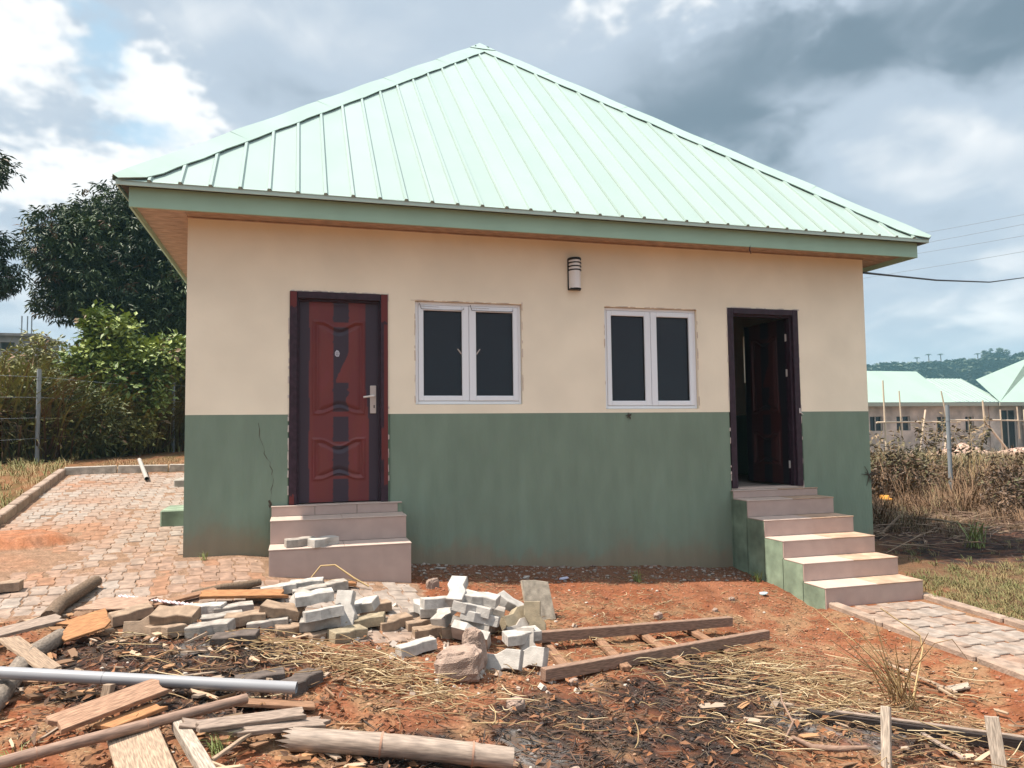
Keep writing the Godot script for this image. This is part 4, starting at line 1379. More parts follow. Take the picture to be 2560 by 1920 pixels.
func build_plants():
	var mango := leaf_cluster(9, 0.20, 0.055, 0.20, 0.7, 3)
	var broad := leaf_cluster(7, 0.17, 0.085, 0.20, 0.35, 4)
	var small := leaf_cluster(8, 0.10, 0.045, 0.15, 0.2, 6)
	# big dark tree behind the fence and its neighbour that reaches in from outside
	tree("mango_tree", "big dark dense-leaved tree behind the fence and house corner", "tree", "", Vector3(-3.2, 0.3, -20.0), 9.0,
		[[Vector3(-1.6, 5.9, 0.4), Vector3(2.3, 2.2, 2.2)], [Vector3(-1.2, 7.4, 0), Vector3(2.0, 1.5, 2.0)], [Vector3(0.6, 7.2, 0), Vector3(2.2, 2.0, 2.2)], [Vector3(-2.9, 6.5, 0.3), Vector3(1.6, 1.5, 1.6)], [Vector3(1.2, 5.4, 0.4), Vector3(2.4, 1.8, 2.2)], [Vector3(-0.2, 4.4, 0.8), Vector3(2.2, 1.1, 1.8)], [Vector3(2.4, 6.8, 0), Vector3(2.0, 1.9, 2.0)], [Vector3(-3.0, 4.9, 0.3), Vector3(1.1, 0.9, 1.1)]],
		12500, mango, [Color(0.016, 0.030, 0.008), Color(0.055, 0.085, 0.022), Color(0.13, 0.07, 0.035)], 1.0, 0.26)
	tree("mango_tree", "tree mostly out of view whose ragged branch tips reach into the sky", "tree", "", Vector3(-8.7, 0.3, -16.5), 8.5,
		[[Vector3(0.2, 7.9, 0.2), Vector3(1.75, 0.75, 1.2)], [Vector3(0.9, 5.0, -0.5), Vector3(1.1, 0.75, 1.0)], [Vector3(-1.5, 6.0, 0), Vector3(2.0, 1.8, 2.0)], [Vector3(1.2, 5.9, -0.4), Vector3(0.6, 0.5, 0.6)]],
		3600, mango, [Color(0.016, 0.032, 0.011), Color(0.05, 0.07, 0.028), Color(0.12, 0.08, 0.05)], 1.0, 0.2)
	# shrubs behind the fence
	tree("bush", "bright green leafy bush rising above the fence before the dark tree", "bush", "", Vector3(-3.2, 0.18, -12.6), 3.5,
		[[Vector3(-0.15, 2.75, 0), Vector3(0.62, 0.85, 0.6)], [Vector3(0.55, 2.15, 0.1), Vector3(0.75, 0.65, 0.7)], [Vector3(-0.45, 2.9, 0.1), Vector3(0.35, 0.6, 0.35)], [Vector3(-0.5, 2.0, 0.1), Vector3(0.75, 0.8, 0.7)], [Vector3(0.1, 1.4, 0.3), Vector3(1.1, 1.0, 0.8)], [Vector3(1.0, 2.5, -0.8), Vector3(0.7, 0.55, 0.6)], [Vector3(-0.55, 3.15, -0.2), Vector3(0.28, 0.45, 0.28)]],
		2100, broad, [Color(0.07, 0.115, 0.020), Color(0.26, 0.30, 0.065), Color(0.15, 0.09, 0.035)], 1.0, 0.05)
	tree("bush", "dark leafy shrub low behind the nearer fence post", "bush", "", Vector3(-4.3, 0.14, -11.0), 2.0,
		[[Vector3(0, 1.0, 0.1), Vector3(0.9, 0.95, 0.6)], [Vector3(0.8, 0.8, 0.2), Vector3(0.8, 0.8, 0.5)]], 1500, small, [Color(0.045, 0.06, 0.016), Color(0.15, 0.16, 0.05), Color(0.18, 0.10, 0.05)], 1.1, 0.04)
	tree("bush", "olive shrub with fine leaves between the two fence posts", "bush", "", Vector3(-2.35, 0.22, -14.6), 2.7,
		[[Vector3(0, 1.6, 0), Vector3(0.9, 0.9, 0.6)], [Vector3(-0.3, 0.8, 0.3), Vector3(1.0, 0.8, 0.6)], [Vector3(0.5, 2.0, 0.2), Vector3(0.6, 0.7, 0.5)]], 1900, small, [Color(0.06, 0.07, 0.018), Color(0.19, 0.19, 0.06), Color(0.16, 0.10, 0.05)], 1.1, 0.04)
	tree("bush", "shrub of dark leaves close to the house corner, beyond the farther post", "bush", "", Vector3(-0.95, 0.28, -16.6), 2.5,
		[[Vector3(-0.2, 1.5, 0), Vector3(0.9, 1.0, 0.6)], [Vector3(0.2, 2.4, -0.3), Vector3(0.7, 0.6, 0.5)], [Vector3(-0.5, 0.7, 0.3), Vector3(0.9, 0.7, 0.6)]], 1700, small, [Color(0.045, 0.06, 0.016), Color(0.14, 0.16, 0.05), Color(0.15, 0.09, 0.04)], 1.1, 0.04)
	for q in [["shrub of olive and rusty leaves left of the nearer fence post", -5.6, -11.6, 2.5], ["rusty shrub at the outer end of the fence, under the ragged branch", -6.8, -12.4, 2.9], ["leafy thicket behind the nearer fence post, under the grey block house", -5.0, -13.2, 3.0]]:
		tree("bush", q[0], "bush", "", Vector3(q[1], 0.2, q[2]), q[3], [[Vector3(0, q[3] * 0.66, 0), Vector3(0.9, q[3] * 0.33, 0.6)], [Vector3(0.5, q[3] * 0.4, 0.2), Vector3(0.8, q[3] * 0.4, 0.6)], [Vector3(-0.5, q[3] * 0.3, 0.3), Vector3(0.9, q[3] * 0.32, 0.6)]], 1700, small, [Color(0.09, 0.095, 0.024), Color(0.27, 0.25, 0.08), Color(0.22, 0.12, 0.06)], 1.15, 0.04)
	for q in [["light green shrub at the foot of the nearer fence post", -4.75, -10.45, 1.5], ["yellow-green shrub just inside the bright bush, low on the fence line", -3.3, -11.9, 1.45], ["light leafy shrub at the foot of the farther fence post", -2.5, -14.2, 1.6], ["low yellowish shrub against the house corner, on the fence line", -1.35, -15.6, 1.8], ["pale green shrub at the outer end of the wire fence", -5.9, -10.6, 1.6]]:
		tree("bush", q[0], "bush", "", Vector3(q[1], land(q[1], q[2]), q[2]), q[3], [[Vector3(0, q[3] * 0.62, 0), Vector3(0.6, q[3] * 0.38, 0.45)], [Vector3(0.55, q[3] * 0.40, 0.15), Vector3(0.55, q[3] * 0.36, 0.45)], [Vector3(-0.5, q[3] * 0.32, 0.2), Vector3(0.6, q[3] * 0.32, 0.45)]], 620, broad, [Color(0.09, 0.10, 0.024), Color(0.28, 0.27, 0.075), Color(0.22, 0.13, 0.06)], 0.8, 0.03)
	# tall rank grass along the fence
	var tall := tuft(16, 1.0, 0.020, 0.16, 0.8, 7)
	var xfs := []
	var cc := []
	for i in 4600:
		var f := rng.randf()
		var depth := rng.randf_range(0.5, 3.6)
		var x := lerpf(-7.5, 2.0, f)
		var z := -9.5 - (x + 4.1) * 1.7 - depth
		if x < -4.1:
			z = -9.6 - depth + (x + 4.1) * 0.2
		var s := rng.randf_range(0.8, 1.7) * (0.85 + 0.40 * minf(1.5, depth + 0.6)) * (1.2 if x < -4.6 else 0.92)
		xfs.append(Transform3D(rot(rng.randf() * 360, rng.randf_range(-14, 14), rng.randf_range(-14, 14)).scaled(Vector3(s, s, s)), Vector3(x, land(x, z), z)))
		var c := Color(0.11, 0.13, 0.032).lerp(Color(0.33, 0.28, 0.11), rng.randf())
		if rng.randf() < 0.35:
			c = Color(0.22, 0.13, 0.07).lerp(Color(0.10, 0.055, 0.03), rng.randf())
		cc.append(c)
	var o: Node3D = scatter("tall_grass", tall, mats.leaf_dry, xfs, cc)
	o.set_meta("kind", "stuff")
	tag(o, "tall rank green and brown grass along the fence behind the yard", "grass")
	# ground litter of grass at the yard's far edge and in front
	var low := tuft(12, 0.22, 0.009, 0.10, 1.1, 8)
	xfs = []
	cc = []
	for i in 900:
		var x := rng.randf_range(-7.5, -2.2)
		var z := rng.randf_range(-9.6, -1.5)
		if x > kerb_x(z) - 0.15:
			continue
		var s := rng.randf_range(0.5, 1.3)
		xfs.append(Transform3D(rot(rng.randf() * 360).scaled(Vector3(s, s, s)), Vector3(x, land(x, z), z)))
		cc.append(Color(0.10, 0.12, 0.03).lerp(Color(0.26, 0.17, 0.08), rng.randf()))
	for i in 420:
		var x := rng.randf_range(-2.6, 1.5)
		var z := rng.randf_range(-9.4, -7.2)
		var s := rng.randf_range(0.4, 0.9)
		xfs.append(Transform3D(rot(rng.randf() * 360).scaled(Vector3(s, s, s)), Vector3(x, land(x, z), z)))
		cc.append(Color(0.17, 0.12, 0.05).lerp(Color(0.30, 0.16, 0.08), rng.randf()))
	o = scatter("verge_grass", low, mats.leaf_dry, xfs, cc)
	o.set_meta("kind", "stuff")
	tag(o, "thin dry grass on the red verge outside the yard kerb", "grass")
	# green turf beside the short path
	xfs = []
	cc = []
	for i in 4600:
		var x := 7.08 + 6.0 * pow(rng.randf(), 1.3)
		var z := rng.randf_range(-0.2, 4.2)
		var den := n_tone.get_noise_2d(x * 90.0, z * 90.0)
		if z < 0.9 and rng.randf() < 0.9:
			continue
		if den < -0.25:
			continue
		var s := rng.randf_range(0.35, 0.75)
		xfs.append(Transform3D(rot(rng.randf() * 360).scaled(Vector3(s, s * 0.8, s)), G(x, z, -0.01)))
		cc.append(Color(0.085, 0.10, 0.028).lerp(Color(0.23, 0.17, 0.075), clampf(rng.randf() * 0.8 + den * 0.6, 0, 1)))
	o = scatter("turf", low, mats.leaf_dry, xfs, cc)
	o.set_meta("kind", "stuff")
	tag(o, "short green and straw-coloured turf beside the kerb of the short path", "grass")
	# brown weeds of the field beyond the house
	var weed := tuft(14, 0.55, 0.010, 0.20, 0.9, 9)
	xfs = []
	cc = []
	for i in 15000:
		var z := -0.5 - 29.5 * pow(rng.randf(), 1.5)
		var x := 8.2 + (rng.randf() * 1.0) * (6.0 - z * 0.95) - z * 0.55
		var near := smoothstep(-0.6, -2.2, z)
		if rng.randf() > near + 0.15:
			continue
		if z < -22.0 and rng.randf() < 0.3:
			continue
		var patch := n_tone.get_noise_2d(x * 45.0, z * 45.0)
		var s := rng.randf_range(0.4, 1.25) * (0.55 + 0.6 * near) * clampf(0.95 + 1.5 * patch, 0.35, 1.7)
		if patch < -0.33:
			continue
		if z > -5.0:
			s *= 0.75
		xfs.append(Transform3D(rot(rng.randf() * 360, rng.randf_range(-15, 15), rng.randf_range(-15, 15)).scaled(Vector3(s, s, s)), Vector3(x, land(x, z), z)))
		var far := smoothstep(-6.0, -16.0, z)
		var c := Color(0.16, 0.09, 0.045).lerp(Color(0.055, 0.03, 0.018), clampf(rng.randf() * 0.8 - patch, 0, 1))
		if rng.randf() < 0.15 + 0.6 * far:
			c = Color(0.11, 0.105, 0.04).lerp(Color(0.24, 0.17, 0.09), rng.randf())
		cc.append(c)
	o = scatter("field_weeds", weed, mats.leaf_dry, xfs, cc)
	o.set_meta("kind", "stuff")
	tag(o, "dense brown and olive weeds covering the field beyond the house", "weeds")
	for q in [["brown leafy scrub bush between the house corner and the lone fence post", 13.4, -5.6, 1.1], ["rust-brown scrub bush just beyond the lone fence post", 15.3, -4.4, 1.15], ["olive scrub bush in the field behind the lone fence post", 15.2, -8.2, 1.1], ["low olive bush in the field, in line with the sand heap", 17.6, -9.4, 1.2], ["olive-brown bush in the field beside the house corner line", 12.9, -7.4, 1.2], ["low brown bush at the edge of the burnt ground", 13.0, -2.2, 0.8]]:
		tree("bush", q[0], "bush", "", Vector3(q[1], land(q[1], q[2]), q[2]), q[3], [[Vector3(0, q[3] * 0.5, 0), Vector3(0.8, q[3] * 0.45, 0.7)], [Vector3(0.5, q[3] * 0.35, 0.2), Vector3(0.6, q[3] * 0.4, 0.5)], [Vector3(-0.5, q[3] * 0.3, 0.1), Vector3(0.6, q[3] * 0.3, 0.5)]], 420, small, [Color(0.055, 0.045, 0.016), Color(0.15, 0.12, 0.05), Color(0.17, 0.09, 0.045)] if q[2] < -7.0 else [Color(0.055, 0.03, 0.016), Color(0.15, 0.085, 0.045), Color(0.10, 0.09, 0.035)], 0.9, 0.02)
	# dry leafy stalks that stand up in front of the far roofs
	var dryleaf := leaf_cluster(6, 0.15, 0.05, 0.12, 0.6, 10)
	for i in 9:
		var f := i / 8.0
		var z := -3.5 - 4.5 * rng.randf()
		var x := lerpf(9.6, 15.0, f) + rng.randf_range(-0.3, 0.3) - z * 0.30
		var H := rng.randf_range(1.35, 2.15)
		var t := thing("dry_weed", "%s tall dry weed in the field, counted outwards from the house wall" % ["first", "second", "third", "fourth", "fifth", "sixth", "seventh", "eighth", "ninth"][i], "weed", "tall dry weeds in the field", Vector3(x, land(x, z), z))
		var st := new_st()
		var lv := []
		var lc := []
		for k in 4:
			var a := rng.randf() * TAU
			var e := Vector3(cos(a), 0, sin(a)) * rng.randf_range(0.15, 0.5)
			var h := H * rng.randf_range(0.75, 1.0)
			tube(st, [Vector3.ZERO, e * 0.4 + Vector3(0, h * 0.55, 0), e + Vector3(0, h, 0)], [0.008, 0.006, 0.003], 5, false)
			for m in 7:
				lv.append(Transform3D(rot(rng.randf() * 360, rng.randf_range(-40, 40), 0).scaled(Vector3.ONE * rng.randf_range(0.6, 1.2)), e * (0.45 + m * 0.08) + Vector3(0, h * (0.58 + 0.06 * m), 0)))
				lc.append(Color(0.10, 0.085, 0.04).lerp(Color(0.22, 0.15, 0.09), rng.randf()))
		obj("stalk", st, mats.straw_m, t)
		scatter("leaves", dryleaf, mats.leaf_dry, lv, lc, t).set_meta("kind", "stuff")
	# fresh tufts
	var fresh := tuft(34, 0.55, 0.014, 0.12, 1.0, 12)
	o = node("grass_tuft", fresh, null)
	var gm := leafmat(0.6, 0.3)
	gm.vertex_color_use_as_albedo = false
	gm.albedo_color = lin(0.13, 0.16, 0.04)
	o.material_override = gm
	o.position = Vector3(9.15, land(9.15, 0.15), 0.15)
	tag(o, "fresh green grass tuft on the burnt ground beyond the long steps", "grass tuft")
	for w in [["small green weed at the corner between house wall and long steps", 5.72, 0.62, 0.34], ["tiny green weed at the foot of the wall below the second window", 4.35, 0.58, 0.34], ["green weed between the paired planks and whitewashed timber", 0.68, 3.92, 0.26], ["pale green weed at the wall foot beside the short steps", 0.20, 0.14, 0.22], ["green weed patch at the bottom edge under the thin bamboo pole", -0.12, 3.92, 0.3], ["green weed on the ground where the kerb meets the long steps", 7.0, 1.66, 0.3]]:
		var u := node("weed", fresh, gm)
		u.scale = Vector3.ONE * w[3]
		u.position = G(w[1], w[2])
		u.rotation.y = rng.randf() * TAU
		tag(u, w[0], "weed")

func build_litter():
	# dry straw: long bent stalks lying about, thick in some places
	var stalk := new_st()
	tube(stalk, [Vector3(-0.5, 0, 0), Vector3(-0.33, 0.008, 0.012), Vector3(-0.15, 0.013, 0.012), Vector3(0.05, 0.016, 0.008), Vector3(0.22, 0.015, 0.0), Vector3(0.38, 0.010, -0.010), Vector3(0.5, 0.004, -0.016)], [0.0026, 0.0033, 0.0034, 0.0032, 0.0028, 0.0022, 0.001], 4, false)
	var sm := stalk.commit()
	var curl := new_st()
	var cp := []
	var cr := []
	for i in 9:
		var a := i / 8.0 * 2.6
		cp.append(Vector3(0.35 * cos(a), 0.05 * sin(a * 1.2), 0.35 * sin(a)))
		cr.append(0.010 * (1.0 - i * 0.07))
	tube(curl, cp, cr, 4, false)
	var cm := curl.commit()
	var xfs := []
	var cc := []
	var xf2 := []
	var cc2 := []
	# centre, spread, count, direction, length
	for b in [[1.25, 2.74, 0.34, 0.13, 210, -32.0, 0.36], [1.55, 3.0, 0.26, 0.12, 170, -40.0, 0.34], [1.74, 3.32, 0.18, 0.14, 90, -20.0, 0.24], [4.3, 2.8, 0.45, 0.22, 300, -32.0, 0.36], [4.35, 3.2, 0.42, 0.22, 300, -25.0, 0.34], [3.9, 3.42, 0.4, 0.16, 170, -30.0, 0.36], [3.36, 3.95, 0.13, 0.12, 90, -45.0, 0.22], [4.9, 3.75, 0.5, 0.3, 260, -38.0, 0.40], [3.6, 2.75, 0.3, 0.08, 60, -12.0, 0.3], [4.6, 4.1, 0.6, 0.2, 160, -20.0, 0.34], [2.4, 3.5, 0.5, 0.2, 70, -25.0, 0.26], [0.6, 2.75, 0.4, 0.3, 120, -20.0, 0.28], [2.8, 2.3, 0.2, 0.25, 110, -60.0, 0.2], [3.5, 1.5, 0.7, 0.35, 170, 10.0, 0.16], [2.6, 1.95, 0.12, 0.2, 70, 70.0, 0.22], [1.4, 1.0, 0.12, 0.05, 10, -30.0, 0.3], [5.2, 3.3, 0.3, 0.4, 120, -50.0, 0.3]]:
		for i in int(b[4] * (0.55 if b[0] < 3.0 else 0.45)):
			var a := deg_to_rad(b[5])
			var u: float = rng.randfn() * b[2]
			var v: float = rng.randfn() * b[3]
			var x: float = b[0] + u * cos(a) + v * sin(a)
			var z: float = b[1] - u * sin(a) + v * cos(a)
			if z > 4.9 or (on_path(x, z)) or z < 0.8:
				continue
			var L: float = b[6] * (0.25 + 1.1 * pow(rng.randf(), 1.8))
			var up := rng.randf_range(0.0, 0.06)
			xfs.append(Transform3D(rot(b[5] + rng.randfn() * (14.0 if i % 3 else 45.0), rng.randf() * 360.0, rng.randfn() * 6.0).scaled_local(Vector3(L, 1, 1)), G(x, z, 0.012 + up)))
			var c := Color(0.37, 0.26, 0.13).lerp(Color(0.16, 0.09, 0.045), pow(rng.randf(), 0.9))
			if rng.randf() < 0.16:
				c = Color(0.50, 0.39, 0.24)
			cc.append(c)
			if i % 22 == 0:
				xf2.append(Transform3D(rot(rng.randf() * 360, rng.randf_range(-20, 20), rng.randf_range(-15, 15)).scaled_local(Vector3.ONE * rng.randf_range(0.12, 0.32)), G(x, z, 0.02)))
				cc2.append(c)
	mats.tint = leafmat(0.75, 0.1)
	var o := scatter("dry_straw", sm, mats.tint, xfs, cc)
	o.set_meta("kind", "stuff")
	tag(o, "pale dry straw stalks strewn over the red earth", "straw")
	o = scatter("curled_straw", cm, mats.tint, xf2, cc2)
	o.set_meta("kind", "stuff")
	tag(o, "curled dry stems lying among the straw", "straw")
	# short broken bits over all the bare earth
	var bit := new_st()
	tube(bit, [Vector3(-0.5, 0, 0), Vector3(0, 0.03, 0.05), Vector3(0.5, 0, 0)], [0.05, 0.06, 0.02], 3, false)
	var bm := bit.commit()
	xfs = []
	cc = []
	for i in 24000:
		var x := rng.randf_range(-1.6, 5.8)
		var z := 0.35 + 4.6 * rng.randf()
		if paved(x, z) > 0.5 and rng.randf() < 0.93:
			continue
		var p := n_tone.get_noise_2d(x * 120.0, z * 120.0)
		if p < -0.15 + 0.25 * smoothstep(1.5, 0.5, z) and rng.randf() < 0.8:
			continue
		var L := 0.012 + 0.07 * pow(rng.randf(), 2.0)
		xfs.append(Transform3D(rot(rng.randf() * 360 - 20, 0, rng.randfn() * 12.0).scaled_local(Vector3(L, 0.035, 0.05)), G(x, z, 0.006)))
		var c := Color(0.38, 0.27, 0.15).lerp(Color(0.10, 0.05, 0.028), rng.randf())
		if soot(x, z, SOOT) > 0.4:
			c = c.lerp(Color(0.03, 0.025, 0.022), 0.75)
		cc.append(c)
	o = scatter("straw_litter", bm, mats.tint, xfs, cc)
	o.set_meta("kind", "stuff")
	tag(o, "short bits of chopped straw all over the bare earth", "straw")
	# clods and gravel
	var ico := SphereMesh.new()
	ico.radius = 0.5
	ico.height = 0.8
	ico.radial_segments = 7
	ico.rings = 4
	var clod := ArrayMesh.new()
	clod.add_surface_from_arrays(Mesh.PRIMITIVE_TRIANGLES, ico.get_mesh_arrays())
	xfs = []
	cc = []
	for i in 16000:
		var x := rng.randf_range(-1.8, 5.9)
		var z := 0.05 + 4.9 * rng.randf()
		if paved(x, z) > 0.5 and rng.randf() < 0.9:
			continue
		var s := 0.008 + 0.028 * pow(rng.randf(), 5.0)
		xfs.append(Transform3D(rot(rng.randf() * 360, rng.randf() * 50, rng.randf() * 50).scaled(Vector3(s, s * rng.randf_range(0.5, 0.9), s * rng.randf_range(0.6, 1.0))), G(x, z, s * 0.1)))
		var c := ground_color(x, z) * rng.randf_range(0.75, 1.35)
		if rng.randf() < 0.05:
			c = Color(0.42, 0.36, 0.30)
		c.a = 1.0
		cc.append(c)
	for i in 900:      # stony strip at the foot of the wall
		var x := rng.randf_range(2.1, 5.8)
		var z := 0.02 + 0.6 * pow(rng.randf(), 1.5)
		var s := 0.01 + 0.045 * pow(rng.randf(), 3.0)
		xfs.append(Transform3D(rot(rng.randf() * 360, rng.randf() * 50, rng.randf() * 50).scaled(Vector3(s, s * rng.randf_range(0.3, 0.8), s * rng.randf_range(0.6, 1.0))), G(x, z, s * 0.1)))
		cc.append(Color(0.16, 0.11, 0.085).lerp(Color(0.36, 0.31, 0.27), pow(rng.randf(), 3.0)))
	o = scatter("dirt_clods", clod, mats.tint, xfs, cc)
	o.set_meta("kind", "stuff")
	tag(o, "small red clods and gravel scattered on the earth", "dirt")
	# charred twigs and dead leaves on the burnt ground
	xfs = []
	cc = []
	for i in 2400:
		var s: Array = SOOT[rng.randi() % SOOT.size()]
		var x: float = s[0] + rng.randfn() * s[2] * 0.7
		var z: float = s[1] + rng.randfn() * s[2] * 0.6
		if on_path(x, z) or (z < 0.05 and x < 7.9) or (z < 1.8 and x > 5.7 and x < 7.1):
			continue
		var L := 0.025 + 0.14 * pow(rng.randf(), 2.2)
		xfs.append(Transform3D(rot(rng.randf() * 360, 0, rng.randfn() * 10.0).scaled_local(Vector3(L, 0.055, 0.075)), G(x, z, 0.004 + 0.012 * rng.randf())))
		cc.append(Color(0.035, 0.026, 0.022).lerp(Color(0.16, 0.08, 0.045), pow(rng.randf(), 1.6)))
	o = scatter("twig_litter", bm, mats.tint, xfs, cc)
	o.set_meta("kind", "stuff")
	tag(o, "charred twigs and stems on the burnt patches", "twigs")
	var dl := new_st()
	poly(dl, PackedVector3Array([Vector3(-0.5, 0, 0), Vector3(0, 0.12, 0.22), Vector3(0.5, 0.05, 0)]), Vector3.UP)
	poly(dl, PackedVector3Array([Vector3(-0.5, 0, 0), Vector3(0, 0.16, -0.22), Vector3(0.5, 0.05, 0)]), Vector3.UP)
	xfs = []
	cc = []
	for i in 2600:
		var x := rng.randf_range(-1.2, 1.6)
		var z := rng.randf_range(2.1, 4.4)
		if rng.randf() < 0.45:
			x = rng.randf_range(1.5, 5.6)
			z = rng.randf_range(2.6, 4.6)
		var s := rng.randf_range(0.02, 0.075)
		xfs.append(Transform3D(rot(rng.randf() * 360, rng.randf_range(-40, 40), rng.randf_range(-40, 40)).scaled(Vector3.ONE * s), G(x, z, 0.01 + 0.03 * rng.randf())))
		cc.append(Color(0.26, 0.11, 0.045).lerp(Color(0.07, 0.038, 0.022), rng.randf()))
	o = scatter("dead_leaves", dl.commit(), mats.tint, xfs, cc)
	o.set_meta("kind", "stuff")
	tag(o, "dead brown leaves among the planks and burnt rubbish", "leaves")
	xfs = []
	cc = []
	for i in 260:
		var x := rng.randf_range(-0.9, 1.3)
		var z := rng.randf_range(1.6, 4.3)
		if rng.randf() < 0.2:
			x = rng.randf_range(3.4, 5.4)
			z = rng.randf_range(3.2, 4.4)
		var L := rng.randf_range(0.04, 0.2)
		xfs.append(Transform3D(rot(rng.randf_range(-70, 70), rng.randf_range(-25, 25), rng.randfn() * 9.0).scaled_local(Vector3(L, rng.randf_range(0.004, 0.014), rng.randf_range(0.01, 0.045))), G(x, z, 0.012 + 0.03 * rng.randf())))
		cc.append([Color(0.42, 0.29, 0.19), Color(0.36, 0.19, 0.09), Color(0.30, 0.22, 0.16), Color(0.20, 0.11, 0.06)][rng.randi() % 4] * rng.randf_range(0.7, 1.15))
	var chipst := new_st()
	prism(chipst, Transform3D(), PackedVector2Array([Vector2(-0.5, -0.4), Vector2(0.1, -0.5), Vector2(0.5, -0.2), Vector2(0.38, 0.1), Vector2(0.5, 0.45), Vector2(-0.35, 0.5), Vector2(-0.42, 0.1)]), -0.5, 0.5, 0.0)
	var chipm := chipst.commit()
	o = scatter("splinter_litter", chipm, mats.tint, xfs, cc)
	o.set_meta("kind", "stuff")
	tag(o, "small splinters and scraps of plank among the debris", "splinters")
	xfs = []
	cc = []
	for i in 420:
		var b: Array = [[1.15, 2.1, 0.45, 0.25], [2.25, 2.2, 0.40, 0.35], [2.1, 2.9, 0.35, 0.25], [0.2, 2.0, 0.4, 0.25]][i % 4]
		var x: float = b[0] + rng.randfn() * b[2]
		var z: float = b[1] + rng.randfn() * b[3]
		var w := 0.008 + 0.045 * pow(rng.randf(), 4.0)
		xfs.append(Transform3D(rot(rng.randf() * 360, rng.randf_range(-50, 50), rng.randf_range(-50, 50)).scaled_local(Vector3(w, w * 0.6, w * 0.8)), G(x, z, w * 0.2)))
		cc.append(Color(0.34, 0.25, 0.19).lerp(Color(0.52, 0.47, 0.42), rng.randf()))
	o = scatter("paver_rubble", chipm, mats.tint, xfs, cc)
	o.set_meta("kind", "stuff")
	tag(o, "crumbs of broken paver lying round the heaps", "rubble")
	# brushwood thrown down beyond the house corner
	xfs = []
	cc = []
	for i in 520:
		var x := rng.randf_range(8.0, 12.5)
		var z := rng.randf_range(-2.4, 0.5)
		var L := 0.12 + 0.8 * pow(rng.randf(), 2.0)
		xfs.append(Transform3D(rot(rng.randf_range(-80, 60), 0, rng.randfn() * 12.0).scaled_local(Vector3(L, 0.11, 0.13)), Vector3(x, gy(x, z) + 0.03 + 0.12 * rng.randf(), z)))
		cc.append(Color(0.10, 0.05, 0.03).lerp(Color(0.28, 0.19, 0.12), pow(rng.randf(), 1.7)))
	o = scatter("brushwood_litter", bm, mats.tint, xfs, cc)
	o.set_meta("kind", "stuff")
	tag(o, "cut brushwood lying on the burnt ground beyond the house corner", "brushwood")
	# upright clump of long dry stalks
	var t := thing("dry_stalk_clump", "clump of long dry yellow stalks leaning from the earth below the path", "dry grass", "", G(4.92, 3.42))
	for i in 32:
		var st := new_st()
		var a := rng.randf() * TAU
		var b := Vector3(cos(a), 0, sin(a)) * 0.10 * rng.randf()
		var H := rng.randf_range(0.15, 0.66)
		var ln := Vector3(-0.50 + rng.randfn() * 0.45, 0, 0.0 + rng.randfn() * 0.45)
		tube(st, [b, b + Vector3(0, H * 0.5, 0) + ln * H * 0.35, b + Vector3(0, H * 0.93, 0) + ln * H * 0.9], [0.0045, 0.0045, 0.002], 5, false)
		if i % 8 == 0:
			var tip := b + Vector3(0, H * 0.93, 0) + ln * H * 0.9
			tube(st, [tip, tip + Vector3(0.12, 0.02, 0.02), tip + Vector3(0.2, -0.10, 0.05)], [0.003, 0.003, 0.002], 4, false)
		obj("stalk", st, mats.straw_m if i % 3 else mats.straw_d, t)
	stick("dry_reed", "long pale broken stem arching over the bank beside the dry clump", "stem", [G(5.02, 3.40, 0.05), G(5.22, 3.30, 0.34), G(5.24, 3.26, 0.42), G(5.02, 3.14, 0.58)], [0.006, 0.006, 0.006, 0.004], "straw_m", 6)
	stick("dry_branch", "thin pale branch lying on wood scraps before the short steps", "branch", [G(1.14, 0.86, 0.05), G(1.22, 0.84, 0.15), G(1.34, 0.86, 0.17), G(1.50, 0.93, 0.08), G(1.62, 0.98, 0.03)], [0.006, 0.007, 0.008, 0.009, 0.007], "straw_m", 6)

